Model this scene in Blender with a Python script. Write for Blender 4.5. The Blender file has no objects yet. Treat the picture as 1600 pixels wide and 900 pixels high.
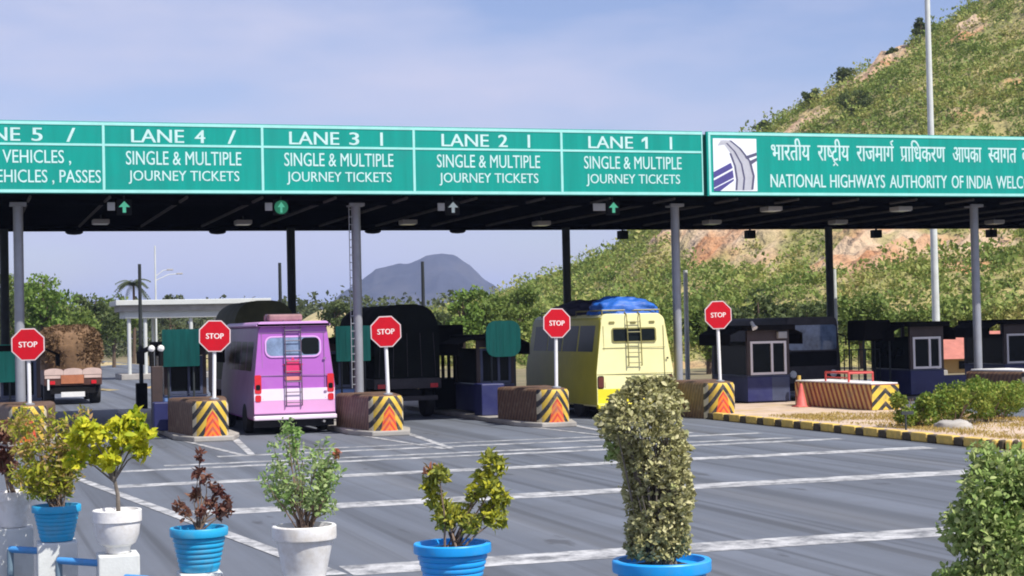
import bpy, bmesh, math, random
import numpy as np
from mathutils import Vector, Matrix, noise as mnoise

SC = bpy.context.scene
COL = SC.collection
R = math.radians

# ------------------------------------------------------------------ camera, sky, sun, exposure
YAW = R(17.95); PITCH = math.atan(62 / 2655.0); ROLL = 0.0216
cam_d = bpy.data.cameras.new('camera')
cam_d.sensor_width = 36.0
cam_d.lens = 36.0 * 2655.0 / 1600.0
cam_d.clip_start = 0.1
cam_d.clip_end = 20000
cam = bpy.data.objects.new('camera', cam_d)
COL.objects.link(cam)
fw = Vector((math.sin(YAW) * math.cos(PITCH), math.cos(YAW) * math.cos(PITCH), math.sin(PITCH)))
r0 = Vector((math.cos(YAW), -math.sin(YAW), 0)); u0 = r0.cross(fw)
rt = r0 * math.cos(ROLL) - u0 * math.sin(ROLL)
up = r0 * math.sin(ROLL) + u0 * math.cos(ROLL)
cam.matrix_world = Matrix(((rt.x, up.x, -fw.x, 0), (rt.y, up.y, -fw.y, 0), (rt.z, up.z, -fw.z, 2.75), (0, 0, 0, 1)))
SC.camera = cam

SUN_EL = R(54); SUN_AZ = R(149)          # azimuth clockwise from +Y
to_sun = Vector((math.sin(SUN_AZ) * math.cos(SUN_EL), math.cos(SUN_AZ) * math.cos(SUN_EL), math.sin(SUN_EL)))
sun_d = bpy.data.lights.new('sun', 'SUN')
sun_d.energy = 5.0; sun_d.angle = R(0.5); sun_d.color = (1.0, 0.955, 0.88)
sun = bpy.data.objects.new('sun', sun_d); COL.objects.link(sun)
sun.rotation_mode = 'QUATERNION'
sun.rotation_quaternion = to_sun.to_track_quat('Z', 'Y')

world = bpy.data.worlds.new('World'); SC.world = world
world.use_nodes = True
wn = world.node_tree.nodes; wl = world.node_tree.links
wn.clear()
wo = wn.new('ShaderNodeOutputWorld'); wb = wn.new('ShaderNodeBackground')
sky = wn.new('ShaderNodeTexSky'); sky.sky_type = 'NISHITA'; sky.sun_disc = False
sky.sun_elevation = SUN_EL; sky.sun_rotation = SUN_AZ
sky.air_density = 1.0; sky.dust_density = 0.8; sky.ozone_density = 2.2; sky.altitude = 200
wb.inputs['Strength'].default_value = 0.100
# soft thin cloud spread over the sky
tc = wn.new('ShaderNodeTexCoord'); mp = wn.new('ShaderNodeMapping')
mp.inputs['Scale'].default_value = (1.0, 1.0, 3.6); mp.inputs['Location'].default_value = (0.35, 0.2, 0.1)
n1 = wn.new('ShaderNodeTexNoise'); n1.inputs['Scale'].default_value = 3.0; n1.inputs['Detail'].default_value = 5
n1.inputs['Roughness'].default_value = 0.5
cr = wn.new('ShaderNodeValToRGB')
cr.color_ramp.elements[0].position = 0.40; cr.color_ramp.elements[0].color = (0.06, 0.06, 0.06, 1)
cr.color_ramp.elements[1].position = 0.60; cr.color_ramp.elements[1].color = (0.92, 0.92, 0.92, 1)
mx = wn.new('ShaderNodeMixRGB'); mx.inputs[2].default_value = (5.3, 5.5, 7.2, 1)
wl.new(tc.outputs['Generated'], mp.inputs['Vector']); wl.new(mp.outputs[0], n1.inputs['Vector'])
wl.new(n1.outputs['Fac'], cr.inputs[0]); wl.new(cr.outputs[0], mx.inputs[0])
tint = wn.new('ShaderNodeMixRGB'); tint.blend_type = 'MULTIPLY'; tint.inputs[0].default_value = 1.0; tint.inputs[2].default_value = (1.10, 1.0, 1.16, 1)
wl.new(sky.outputs[0], tint.inputs[1]); wl.new(tint.outputs[0], mx.inputs[1]); wl.new(mx.outputs[0], wb.inputs['Color']); wl.new(wb.outputs[0], wo.inputs['Surface'])

SC.view_settings.view_transform = 'Standard'
SC.view_settings.look = 'None'
SC.view_settings.exposure = 0.28
SC.view_settings.gamma = 1.0
SC.view_settings.use_curve_mapping = False
SC.render.engine = 'CYCLES'
SC.cycles.use_denoising = True
SC.cycles.max_bounces = 6
SC.cycles.diffuse_bounces = 3
SC.cycles.transparent_max_bounces = 8
SC.cycles.volume_bounces = 0
SC.cycles.filter_width = 1.9

# ------------------------------------------------------------------ helpers
def lin(r, g, b):
    f = lambda c: (c / 255) / 12.92 if c / 255 <= 0.04045 else ((c / 255 + 0.055) / 1.055) ** 2.4
    return (f(r), f(g), f(b), 1)

MATS = {}
def M(name, col, rough=0.6, var=0.15, scale=4.0, bump=0.0, bscale=30.0, metal=0.0, emit=0.0, stretch=None, dirt=None, dirt_amt=0.5, dirt_scale=1.5, spec=0.5):
    m = bpy.data.materials.new(name); m.use_nodes = True
    nt = m.node_tree; N = nt.nodes; L = nt.links
    b = N['Principled BSDF']
    if len(col) == 3: col = (*col, 1)
    b.inputs['Roughness'].default_value = rough
    b.inputs['Metallic'].default_value = metal
    b.inputs['Specular IOR Level'].default_value = spec
    g = N.new('ShaderNodeNewGeometry')
    src = g.outputs['Position']
    if stretch:
        mpn = N.new('ShaderNodeMapping'); mpn.inputs['Scale'].default_value = stretch
        L.new(src, mpn.inputs['Vector']); src = mpn.outputs[0]
    nz = N.new('ShaderNodeTexNoise'); nz.inputs['Scale'].default_value = scale; nz.inputs['Detail'].default_value = 6
    nz.inputs['Roughness'].default_value = 0.65
    L.new(src, nz.inputs['Vector'])
    rp = N.new('ShaderNodeValToRGB')
    rp.color_ramp.elements[0].position = 0.3; rp.color_ramp.elements[1].position = 0.7
    rp.color_ramp.elements[0].color = (*[c * (1 - var) for c in col[:3]], 1)
    rp.color_ramp.elements[1].color = (*[min(1, c * (1 + var)) for c in col[:3]], 1)
    L.new(nz.outputs['Fac'], rp.inputs[0])
    out = rp.outputs[0]
    if dirt:
        n2 = N.new('ShaderNodeTexNoise'); n2.inputs['Scale'].default_value = dirt_scale; n2.inputs['Detail'].default_value = 8
        n2.inputs['Roughness'].default_value = 0.7
        L.new(g.outputs['Position'], n2.inputs['Vector'])
        r2 = N.new('ShaderNodeValToRGB'); r2.color_ramp.elements[0].position = 0.48; r2.color_ramp.elements[1].position = 0.72
        r2.color_ramp.elements[0].color = (0, 0, 0, 1); r2.color_ramp.elements[1].color = (dirt_amt,) * 3 + (1,)
        L.new(n2.outputs['Fac'], r2.inputs[0])
        mm = N.new('ShaderNodeMixRGB'); mm.inputs[2].default_value = (*dirt[:3], 1)
        L.new(r2.outputs[0], mm.inputs[0]); L.new(out, mm.inputs[1]); out = mm.outputs[0]
    L.new(out, b.inputs['Base Color'])
    if emit:
        L.new(out, b.inputs['Emission Color']); b.inputs['Emission Strength'].default_value = emit
    if bump:
        n3 = N.new('ShaderNodeTexNoise'); n3.inputs['Scale'].default_value = bscale; n3.inputs['Detail'].default_value = 5
        L.new(g.outputs['Position'], n3.inputs['Vector'])
        bp = N.new('ShaderNodeBump'); bp.inputs['Strength'].default_value = bump; bp.inputs['Distance'].default_value = 0.02
        L.new(n3.outputs['Fac'], bp.inputs['Height']); L.new(bp.outputs[0], b.inputs['Normal'])
    MATS[name] = m
    return m

def leafmat(name, cols, rough=0.6, trans=0.3, patch=3.0, mixp=0.4):
    """leaf colours picked per leaf"""
    m = bpy.data.materials.new(name); m.use_nodes = True
    nt = m.node_tree; N = nt.nodes; L = nt.links
    b = N['Principled BSDF']; out = N['Material Output']
    g = N.new('ShaderNodeNewGeometry'); rp = N.new('ShaderNodeValToRGB')
    e = rp.color_ramp.elements
    while len(e) < len(cols): e.new(0.5)
    for i, c in enumerate(cols):
        e[i].position = i / (len(cols) - 1); e[i].color = (*c[:3], 1)
    nz = N.new('ShaderNodeTexNoise'); nz.inputs['Scale'].default_value = patch; nz.inputs['Detail'].default_value = 3
    L.new(g.outputs['Position'], nz.inputs['Vector'])
    mr = N.new('ShaderNodeMapRange'); mr.inputs['From Min'].default_value = 0.3; mr.inputs['From Max'].default_value = 0.7
    L.new(nz.outputs['Fac'], mr.inputs['Value'])
    mf = N.new('ShaderNodeMix'); mf.data_type = 'FLOAT'; mf.inputs['Factor'].default_value = mixp
    L.new(g.outputs['Random Per Island'], mf.inputs['A']); L.new(mr.outputs['Result'], mf.inputs['B'])
    L.new(mf.outputs['Result'], rp.inputs[0])
    b.inputs['Roughness'].default_value = rough; b.inputs['Specular IOR Level'].default_value = 0.2
    L.new(rp.outputs[0], b.inputs['Base Color'])
    t = N.new('ShaderNodeBsdfTranslucent'); L.new(rp.outputs[0], t.inputs['Color'])
    mix = N.new('ShaderNodeMixShader'); mix.inputs[0].default_value = trans
    L.new(b.outputs[0], mix.inputs[1]); L.new(t.outputs[0], mix.inputs[2]); L.new(mix.outputs[0], out.inputs['Surface'])
    MATS[name] = m
    return m

def road_streaks(m):
    """tyre tracks and oil drips drawn out along the driving direction, fine grit and a few cracks"""
    N = m.node_tree.nodes; L = m.node_tree.links; b = N['Principled BSDF']
    src = b.inputs['Base Color'].links[0].from_socket
    g = N.new('ShaderNodeNewGeometry')
    for sc, scale, p0, p1, amt, col in (((1.5, 0.012, 1), 1.0, 0.50, 0.62, 0.60, (0.056, 0.062, 0.074)), ((3.4, 0.02, 1), 1.0, 0.56, 0.64, 0.55, (0.045, 0.049, 0.058)), ((0.7, 0.02, 1), 1.0, 0.52, 0.75, 0.5, (0.17, 0.175, 0.185)), ((1.6, 0.5, 1), 1.0, 0.66, 0.70, 0.6, (0.04, 0.04, 0.045))):
        mp_ = N.new('ShaderNodeMapping'); mp_.inputs['Scale'].default_value = sc; L.new(g.outputs['Position'], mp_.inputs['Vector'])
        nz = N.new('ShaderNodeTexNoise'); nz.inputs['Scale'].default_value = scale; nz.inputs['Detail'].default_value = 5; L.new(mp_.outputs[0], nz.inputs['Vector'])
        rp = N.new('ShaderNodeValToRGB'); e = rp.color_ramp.elements; e[0].position = p0; e[0].color = (0, 0, 0, 1); e[1].position = p1; e[1].color = (amt,) * 3 + (1,)
        L.new(nz.outputs['Fac'], rp.inputs[0])
        mm = N.new('ShaderNodeMixRGB'); mm.inputs[2].default_value = (*col, 1); L.new(rp.outputs[0], mm.inputs[0]); L.new(src, mm.inputs[1]); src = mm.outputs[0]
    L.new(src, b.inputs['Base Color'])

class MB:
    def __init__(s): s.v = []; s.f = []; s.m = []
    def add(s, vs, fs, m=0):
        o = len(s.v); s.v += [tuple(v) for v in vs]
        s.f += [tuple(i + o for i in f) for f in fs]; s.m += [m] * len(fs); return s
    def box(s, x0, x1, y0, y1, z0, z1, m=0):
        v = [(x, y, z) for z in (z0, z1) for y in (y0, y1) for x in (x0, x1)]
        return s.add(v, [(0, 2, 3, 1), (4, 5, 7, 6), (0, 1, 5, 4), (2, 6, 7, 3), (0, 4, 6, 2), (1, 3, 7, 5)], m)
    def tube(s, pts, r, n=8, m=0, caps=True):
        pts = [Vector(p) for p in pts]
        rs = r if isinstance(r, (list, tuple)) else [r] * len(pts)
        vs = []
        for i, p in enumerate(pts):
            d = (pts[min(i + 1, len(pts) - 1)] - pts[max(i - 1, 0)]).normalized()
            a = Vector((0, 0, 1)) if abs(d.z) < 0.9 else Vector((1, 0, 0))
            e1 = d.cross(a).normalized(); e2 = d.cross(e1)
            for k in range(n):
                t = 2 * math.pi * k / n
                vs.append(p + (e1 * math.cos(t) + e2 * math.sin(t)) * rs[i])
        fs = []
        for i in range(len(pts) - 1):
            for k in range(n):
                a, b = i * n + k, i * n + (k + 1) % n
                fs.append((a, b, b + n, a + n))
        if caps:
            fs.append(tuple(range(n))[::-1]); fs.append(tuple(range((len(pts) - 1) * n, len(pts) * n)))
        return s.add(vs, fs, m)
    def lathe(s, prof, c=(0, 0, 0), n=32, axis='z', m=0):
        vs = []; fs = []
        for (r, z) in prof:
            for k in range(n):
                t = 2 * math.pi * k / n
                p = (r * math.cos(t), r * math.sin(t), z)
                if axis == 'x': p = (z, p[0], p[1])
                if axis == 'y': p = (p[1], z, p[0])
                vs.append((p[0] + c[0], p[1] + c[1], p[2] + c[2]))
        for i in range(len(prof) - 1):
            for k in range(n):
                a, b = i * n + k, i * n + (k + 1) % n
                fs.append((a, b, b + n, a + n))
        fs.append(tuple(range(n))[::-1]); fs.append(tuple(range((len(prof) - 1) * n, len(prof) * n)))
        return s.add(vs, fs, m)
    def prism(s, poly, a0, a1, axis='y', m=0):
        """poly in the two other axes (x,z for y; x,y for z; y,z for x)"""
        n = len(poly)
        def P(p, a): return (p[0], a, p[1]) if axis == 'y' else ((p[0], p[1], a) if axis == 'z' else (a, p[0], p[1]))
        vs = [P(p, a0) for p in poly] + [P(p, a1) for p in poly]
        fs = [tuple(range(n)), tuple(range(2 * n - 1, n - 1, -1))]
        for i in range(n): fs.append((i, i + n, (i + 1) % n + n, (i + 1) % n))
        return s.add(vs, fs, m)
    def rings(s, rings, m=0, caps=True):
        n = len(rings[0]); vs = [p for r_ in rings for p in r_]; fs = []
        for i in range(len(rings) - 1):
            for k in range(n):
                a, b = i * n + k, i * n + (k + 1) % n
                fs.append((a, b, b + n, a + n))
        if caps:
            fs.append(tuple(range(n))[::-1]); fs.append(tuple(range((len(rings) - 1) * n, len(rings) * n)))
        return s.add(vs, fs, m)
    def build(s, name, mats, parent=None, loc=(0, 0, 0), rotz=0.0, smooth=False, bevel=0.0, sharp=40, label=None, cat=None, group=None, kind=None):
        me = bpy.data.meshes.new(name); me.from_pydata(s.v, [], s.f)
        bm = bmesh.new(); bm.from_mesh(me); bmesh.ops.recalc_face_normals(bm, faces=bm.faces); bm.to_mesh(me); bm.free()
        me.polygons.foreach_set('material_index', s.m)
        for mt in (mats if isinstance(mats, (list, tuple)) else [mats]):
            me.materials.append(MATS[mt] if isinstance(mt, str) else mt)
        if smooth:
            me.polygons.foreach_set('use_smooth', [True] * len(me.polygons))
            try: me.set_sharp_from_angle(angle=R(sharp))
            except Exception: pass
        me.update()
        o = bpy.data.objects.new(name, me); COL.objects.link(o)
        o.location = loc; o.rotation_euler = (0, 0, rotz)
        if parent: o.parent = parent
        if bevel:
            b = o.modifiers.new('bevel', 'BEVEL'); b.width = bevel; b.segments = 2; b.limit_method = 'ANGLE'; b.angle_limit = R(35)
        tag(o, label, cat, group, kind)
        return o

def tag(o, label=None, cat=None, group=None, kind=None):
    if label: o['label'] = label
    if cat: o['category'] = cat
    if group: o['group'] = group
    if kind: o['kind'] = kind
    return o

def thing(name, label, cat, loc=(0, 0, 0), rotz=0.0, group=None):
    o = bpy.data.objects.new(name, None); COL.objects.link(o)
    o.empty_display_size = 0.3
    o.location = loc; o.rotation_euler = (0, 0, rotz)
    return tag(o, label, cat, group)

def dup(root, loc, rotz=0.0, label=None, scale=1.0):
    r_ = root.copy(); COL.objects.link(r_); r_.location = loc; r_.rotation_euler = (0, 0, rotz); r_.scale = (scale,) * 3
    if label: r_['label'] = label
    for ch in list(root.children):
        c = ch.copy(); COL.objects.link(c); c.parent = r_
        for g in list(ch.children):
            d = g.copy(); COL.objects.link(d); d.parent = c
    return r_

def npmesh(name, V, F, mat, parent=None, loc=(0, 0, 0), **kw):
    """mesh of triangles from arrays"""
    me = bpy.data.meshes.new(name)
    me.vertices.add(len(V)); me.vertices.foreach_set('co', np.asarray(V, np.float32).ravel())
    nf = len(F); k = F.shape[1]
    me.loops.add(nf * k); me.loops.foreach_set('vertex_index', np.asarray(F, np.int32).ravel())
    me.polygons.add(nf); me.polygons.foreach_set('loop_start', np.arange(0, nf * k, k, dtype=np.int32))
    me.update(calc_edges=True); me.validate()
    me.materials.append(MATS[mat])
    o = bpy.data.objects.new(name, me); COL.objects.link(o); o.location = loc
    if parent: o.parent = parent
    tag(o, kw.get('label'), kw.get('cat'), kw.get('group'), kw.get('kind'))
    return o

def leaf_cloud(P, size, rng, elong=1.8, out=None, upb=0.35, var=0.4):
    """folded leaf blades (4 verts, 2 triangles) at the points P"""
    n = len(P)
    d = rng.normal(size=(n, 3))
    if out is not None: d = d * 0.8 + out
    d[:, 2] += upb
    d /= np.linalg.norm(d, axis=1)[:, None] + 1e-9
    q = rng.normal(size=(n, 3)); s = np.cross(d, q); s /= np.linalg.norm(s, axis=1)[:, None] + 1e-9
    nn = np.cross(d, s)
    L = (size * (1 + var * rng.uniform(-1, 1, n)))[:, None]; W = L / elong
    V = np.empty((n, 4, 3))
    V[:, 0] = P - d * L * 0.5; V[:, 1] = P + s * W * 0.5 + nn * W * 0.16
    V[:, 2] = P + d * L * 0.5; V[:, 3] = P - s * W * 0.5 + nn * W * 0.16
    b = np.arange(n)[:, None] * 4
    F = np.concatenate([b + np.array([[0, 1, 2]]), b + np.array([[0, 2, 3]])])
    return V.reshape(-1, 3), F

def leaf_ovate(P, size, rng, elong=1.8, out=None, upb=0.35, var=0.5):
    """ovate leaf blades that bend along their length, cupped about the midrib (8 verts)"""
    n = len(P)
    d = rng.normal(size=(n, 3))
    if out is not None: d = d * 0.8 + out
    d[:, 2] += upb
    d /= np.linalg.norm(d, axis=1)[:, None] + 1e-9
    q = rng.normal(size=(n, 3)); q[:, 2] *= 0.5; s = np.cross(d, q); s /= np.linalg.norm(s, axis=1)[:, None] + 1e-9
    nn = np.cross(d, s); nn *= np.sign(nn[:, 2:3] + 1e-9)
    L = (size * (1 + var * rng.uniform(-1, 1, n)))[:, None]; W = L / elong * rng.uniform(0.8, 1.2, n)[:, None]
    curl = rng.uniform(-0.10, 0.55, n)[:, None]
    def at(t, w, cup): return P + d * L * (t - 0.5) - nn * L * curl * t * t + s * W * w + nn * W * cup
    V = np.stack([at(0, 0, 0), at(.30, -.44, .14), at(.30, 0, 0), at(.30, .44, .14), at(.68, -.36, .12), at(.68, 0, 0), at(.68, .36, .12), at(1, 0, 0)], 1)
    b = np.arange(n)[:, None] * 8
    T = [(0, 2, 1), (0, 3, 2), (1, 2, 5), (1, 5, 4), (2, 3, 6), (2, 6, 5), (4, 5, 7), (5, 6, 7)]
    F = np.concatenate([b + np.array([t]) for t in T])
    return V.reshape(-1, 3), F

def text_mb(mb, s, x0, x1, z0, z1, y, m=0, bold=0.0, clip=None, fit_h=True):
    """lettering as flat mesh facing -Y, fitted to the given box; returns nothing"""
    c = bpy.data.curves.new('lettering', 'FONT'); c.body = s; c.resolution_u = 3
    o = bpy.data.objects.new('lettering', c); COL.objects.link(o)
    dg = bpy.context.evaluated_depsgraph_get()
    me = bpy.data.meshes.new_from_object(o.evaluated_get(dg))
    V = np.array([v.co[:] for v in me.vertices]); F = [tuple(p.vertices) for p in me.polygons]
    bpy.data.objects.remove(o); bpy.data.curves.remove(c); bpy.data.meshes.remove(me)
    a = V.min(0); b = V.max(0)
    X = x0 + (V[:, 0] - a[0]) / (b[0] - a[0]) * (x1 - x0)
    Z = z0 + (V[:, 1] - a[1]) / (b[1] - a[1]) * (z1 - z0)
    offs = [0.0] if not bold else [-bold, 0, bold]
    for i, dx in enumerate(offs):
        mb.add([(x + dx, y - 0.0012 * i, z) for x, z in zip(X, Z)], F, m)

def deva_pieces(pieces):
    """Devanagari word from pieces (text, keep fraction); returns verts (x,y), faces, in em units"""
    Vs = []; Fs = []; x = 0.0; off = 0
    for s, keep in pieces:
        c = bpy.data.curves.new('lettering', 'FONT'); c.body = s; c.resolution_u = 3
        o = bpy.data.objects.new('lettering', c); COL.objects.link(o)
        me = bpy.data.meshes.new_from_object(o.evaluated_get(bpy.context.evaluated_depsgraph_get()))
        bpy.data.objects.remove(o); bpy.data.curves.remove(c)
        bm = bmesh.new(); bm.from_mesh(me); bpy.data.meshes.remove(me)
        xs = [v.co.x for v in bm.verts]; a, b = min(xs), max(xs)
        if keep < 1:
            bmesh.ops.bisect_plane(bm, geom=bm.verts[:] + bm.edges[:] + bm.faces[:], plane_co=(a + (b - a) * keep, 0, 0), plane_no=(1, 0, 0), clear_outer=True)
            b = a + (b - a) * keep
        bm.verts.index_update()
        for v in bm.verts: Vs.append((x + v.co.x - a, v.co.y))
        for f in bm.faces: Fs.append(tuple(v.index + off for v in f.verts))
        off += len(bm.verts); bm.free()
        x += (b - a) - 0.012
    return Vs, Fs, x

def bar(Vs, Fs, p, q, w):
    d = Vector((q[0] - p[0], q[1] - p[1])); n = Vector((-d.y, d.x)).normalized() * w / 2
    o = len(Vs)
    Vs += [(p[0] + n.x, p[1] + n.y), (p[0] - n.x, p[1] - n.y), (q[0] - n.x, q[1] - n.y), (q[0] + n.x, q[1] + n.y)]
    Fs.append((o, o + 1, o + 2, o + 3))

def arc(cx, cz, r, a0, a1, n=6):
    return [(cx + r * math.cos(R(a0 + (a1 - a0) * i / n)), cz + r * math.sin(R(a0 + (a1 - a0) * i / n))) for i in range(n + 1)]

def rrect(x0, x1, z0, z1, r, n=5):
    return arc(x1 - r, z0 + r, r, -90, 0, n) + arc(x1 - r, z1 - r, r, 0, 90, n) + arc(x0 + r, z1 - r, r, 90, 180, n) + arc(x0 + r, z0 + r, r, 180, 270, n)

# ------------------------------------------------------------------ materials
M('asphalt', (0.112, 0.127, 0.156), 0.85, 0.30, 0.75, bump=0.3, bscale=60, stretch=(1.25, 0.03, 1), dirt=(0.085, 0.09, 0.10), dirt_amt=0.5, dirt_scale=0.3)
road_streaks(MATS['asphalt'])
M('earth', (0.20, 0.165, 0.09), 0.95, 0.35, 0.25, dirt=(0.08, 0.10, 0.03), dirt_amt=0.8, dirt_scale=0.08)
M('concrete', (0.34, 0.32, 0.29), 0.85, 0.2, 1.2, bump=0.2, dirt=(0.18, 0.16, 0.14))
M('paved_median', (0.52, 0.40, 0.31), 0.9, 0.2, 1.5, bump=0.2, bscale=12, dirt=(0.48, 0.34, 0.11), dirt_amt=0.9, dirt_scale=0.6)
M('kerb_yellow', (0.68, 0.46, 0.10), 0.75, 0.2, 6, dirt=(0.25, 0.2, 0.12), dirt_scale=4)
M('kerb_black', (0.075, 0.055, 0.03), 0.8, 0.3, 6)
M('steel_grey', (0.31, 0.325, 0.36), 0.42, 0.12, 2.5, metal=0.2, dirt=(0.30, 0.29, 0.29), dirt_scale=1.2)
M('steel_dark', (0.035, 0.042, 0.046), 0.6, 0.25, 2.0, spec=0.3)
M('pole_pale', (0.62, 0.64, 0.60), 0.5, 0.12, 2.0)
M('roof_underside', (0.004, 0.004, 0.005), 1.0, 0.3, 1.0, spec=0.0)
M('joist_paint', (0.085, 0.08, 0.075), 0.9, 0.2, 2, spec=0.1)
M('roof_sheet', (0.25, 0.27, 0.28), 0.5, 0.1, 1)
M('sign_teal', (0.0, 0.295, 0.240), 0.65, 0.12, 1.6, dirt=(0.012, 0.25, 0.215), dirt_amt=0.55, dirt_scale=0.7, stretch=(2.2, 1, 0.16), spec=0.25)
M('sign_line', (0.33, 0.72, 0.66), 0.5, 0.08, 2)
M('sign_text', (0.52, 0.74, 0.71), 0.5, 0.10, 3)
M('sign_white', (0.78, 0.82, 0.88), 0.5, 0.05, 3)
M('logo_grey', (0.46, 0.47, 0.52), 0.5, 0.1, 3)
M('logo_dark', (0.09, 0.09, 0.16), 0.5, 0.1, 3)
M('logo_blue', (0.07, 0.06, 0.24), 0.5, 0.1, 3)
M('fascia_green', (0.01, 0.12, 0.10), 0.5, 0.1, 1)
M('luminaire', (0.36, 0.35, 0.34), 0.5, 0.1, 3)
M('luminaire_glass', (0.75, 0.75, 0.72), 0.2, 0.05, 3, emit=0.03)
M('black_plastic', (0.009, 0.009, 0.010), 0.8, 0.2, 3, spec=0.15)
M('signal_lit', (0.12, 0.62, 0.36), 0.4, 0.05, 3, emit=0.30)
M('signal_pale', (0.62, 0.70, 0.66), 0.4, 0.05, 3, emit=0.12)
M('signal_disc', (0.02, 0.30, 0.13), 0.4, 0.05, 3, emit=0.15)
M('stop_red', (0.50, 0.003, 0.014), 0.6, 0.08, 4, dirt=(0.42, 0.01, 0.02), dirt_amt=0.4, dirt_scale=5, spec=0.2)
M('white_paint', (0.80, 0.80, 0.79), 0.5, 0.06, 4, dirt=(0.55, 0.52, 0.46), dirt_amt=0.35, dirt_scale=3)
M('stop_rim', (0.62, 0.52, 0.52), 0.6, 0.1, 5)
M('stop_letters', (0.86, 0.78, 0.74), 0.5, 0.05, 4)
M('booth_blue', (0.016, 0.020, 0.10), 0.5, 0.12, 2, dirt=(0.06, 0.07, 0.16))
M('booth_pale_blue', (0.13, 0.24, 0.52), 0.5, 0.15, 2)
M('booth_slate', (0.05, 0.062, 0.115), 0.55, 0.2, 2)
M('booth_brown', (0.045, 0.028, 0.025), 0.6, 0.2, 3)
M('booth_white', (0.72, 0.68, 0.68), 0.5, 0.06, 3)
M('awning_dark', (0.008, 0.007, 0.007), 0.9, 0.3, 3, spec=0.1)
M('glass_dark', (0.008, 0.011, 0.012), 0.25, 0.2, 1.5, spec=0.08)
M('glass_sky', (0.16, 0.22, 0.34), 0.08, 0.5, 2.2, spec=0.8)
M('board_green', (0.008, 0.26, 0.18), 0.55, 0.2, 2.5, stretch=(3, 1, 0.4))
M('bus_purple', (0.43, 0.125, 0.50), 0.4, 0.06, 1.5, dirt=(0.42, 0.18, 0.45), dirt_amt=0.5, dirt_scale=1.5)
M('bus_lilac', (0.68, 0.36, 0.72), 0.35, 0.05, 2)
M('bus_band', (0.86, 0.72, 0.84), 0.35, 0.05, 2)
M('bus_pink', (0.76, 0.38, 0.66), 0.35, 0.05, 2)
M('bus_shade_and_seam', (0.27, 0.16, 0.29), 0.45, 0.12, 2)  # purple with the flanks' shade put into the colour; seams and hinges share it
M('bus_yellow', (0.83, 0.79, 0.40), 0.4, 0.05, 1.5, dirt=(0.70, 0.64, 0.30), dirt_amt=0.5, dirt_scale=1.2)
M('bus_yellow_deep', (0.80, 0.70, 0.03), 0.35, 0.04, 1.5)
M('bus_yellow_shaded', (0.42, 0.38, 0.03), 0.45, 0.1, 1.5)  # copy of the yellow body paint, shade on the flanks put into the colour
M('rubber', (0.018, 0.018, 0.02), 0.8, 0.3, 5)
M('hub_grey', (0.25, 0.25, 0.26), 0.5, 0.2, 5)
M('lamp_red', (0.62, 0.02, 0.03), 0.25, 0.1, 5)
M('lamp_amber', (0.65, 0.22, 0.03), 0.25, 0.1, 5)
M('luggage_brown', (0.30, 0.17, 0.17), 0.8, 0.2, 4)
M('lamp_dark', (0.12, 0.03, 0.02), 0.3, 0.1, 5)
M('bus_glass', (0.010, 0.012, 0.012), 0.3, 0.3, 1.5, spec=0.12)
M('ladder_dark', (0.10, 0.07, 0.11), 0.5, 0.2, 4)
M('ladder_olive', (0.20, 0.18, 0.05), 0.5, 0.2, 4)
M('emblem_red', (0.65, 0.03, 0.14), 0.5, 0.1, 5)
M('emblem_orange', (0.75, 0.25, 0.22), 0.5, 0.1, 5)
M('tarp_black', (0.010, 0.012, 0.011), 0.9, 0.3, 1.5, bump=0.4, bscale=6, spec=0.1)
M('tarp_olive', (0.075, 0.075, 0.03), 0.8, 0.25, 1.5, bump=0.3, bscale=6)
M('tarp_blue', (0.018, 0.115, 0.46), 0.55, 0.25, 3, bump=0.6, bscale=9)
M('tarp_navy', (0.022, 0.022, 0.045), 0.7, 0.25, 3, bump=0.5, bscale=9)
M('truck_brown', (0.08, 0.032, 0.024), 0.6, 0.25, 3)
M('truck_orange', (0.42, 0.15, 0.07), 0.6, 0.2, 4)
M('truck_cream', (0.60, 0.45, 0.40), 0.6, 0.12, 4)
M('truck_grey', (0.05, 0.045, 0.05), 0.6, 0.25, 3, spec=0.3)
M('hay', (0.17, 0.10, 0.052), 0.95, 0.4, 2.2, bump=0.9, bscale=7, dirt=(0.12, 0.07, 0.035), dirt_amt=0.7, dirt_scale=1.6)
M('barrel_red', (0.55, 0.07, 0.06), 0.6, 0.15, 4)
M('cone_red', (0.58, 0.12, 0.10), 0.6, 0.15, 4)
M('pot_white', (0.80, 0.79, 0.77), 0.6, 0.05, 6, dirt=(0.46, 0.40, 0.31), dirt_amt=0.7, dirt_scale=4, bump=0.1, bscale=40)
M('pot_blue', (0.012, 0.34, 0.62), 0.45, 0.10, 6, dirt=(0.16, 0.30, 0.38), dirt_amt=0.6, dirt_scale=5)
M('pot_azure', (0.008, 0.33, 0.80), 0.42, 0.08, 6, dirt=(0.10, 0.31, 0.52), dirt_amt=0.6, dirt_scale=5)
M('soil', (0.07, 0.045, 0.03), 1.0, 0.4, 20, bump=0.8, bscale=60)
M('pillar_white', (0.62, 0.64, 0.62), 0.8, 0.08, 5, bump=0.1, bscale=50, dirt=(0.42, 0.43, 0.40), dirt_amt=0.6, dirt_scale=4)
M('rail_blue', (0.06, 0.28, 0.62), 0.5, 0.12, 5, dirt=(0.10, 0.20, 0.32), dirt_scale=7)
M('rail_blue_shaded', (0.16, 0.24, 0.30), 0.5, 0.15, 5)  # rail blue greyed down, shade on the stanchions put into the colour
M('bark', (0.11, 0.075, 0.05), 0.9, 0.3, 8, bump=0.6, bscale=25)
M('twig', (0.20, 0.14, 0.10), 0.9, 0.3, 12)
M('twig_grey', (0.17, 0.145, 0.12), 0.9, 0.3, 12)
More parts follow.
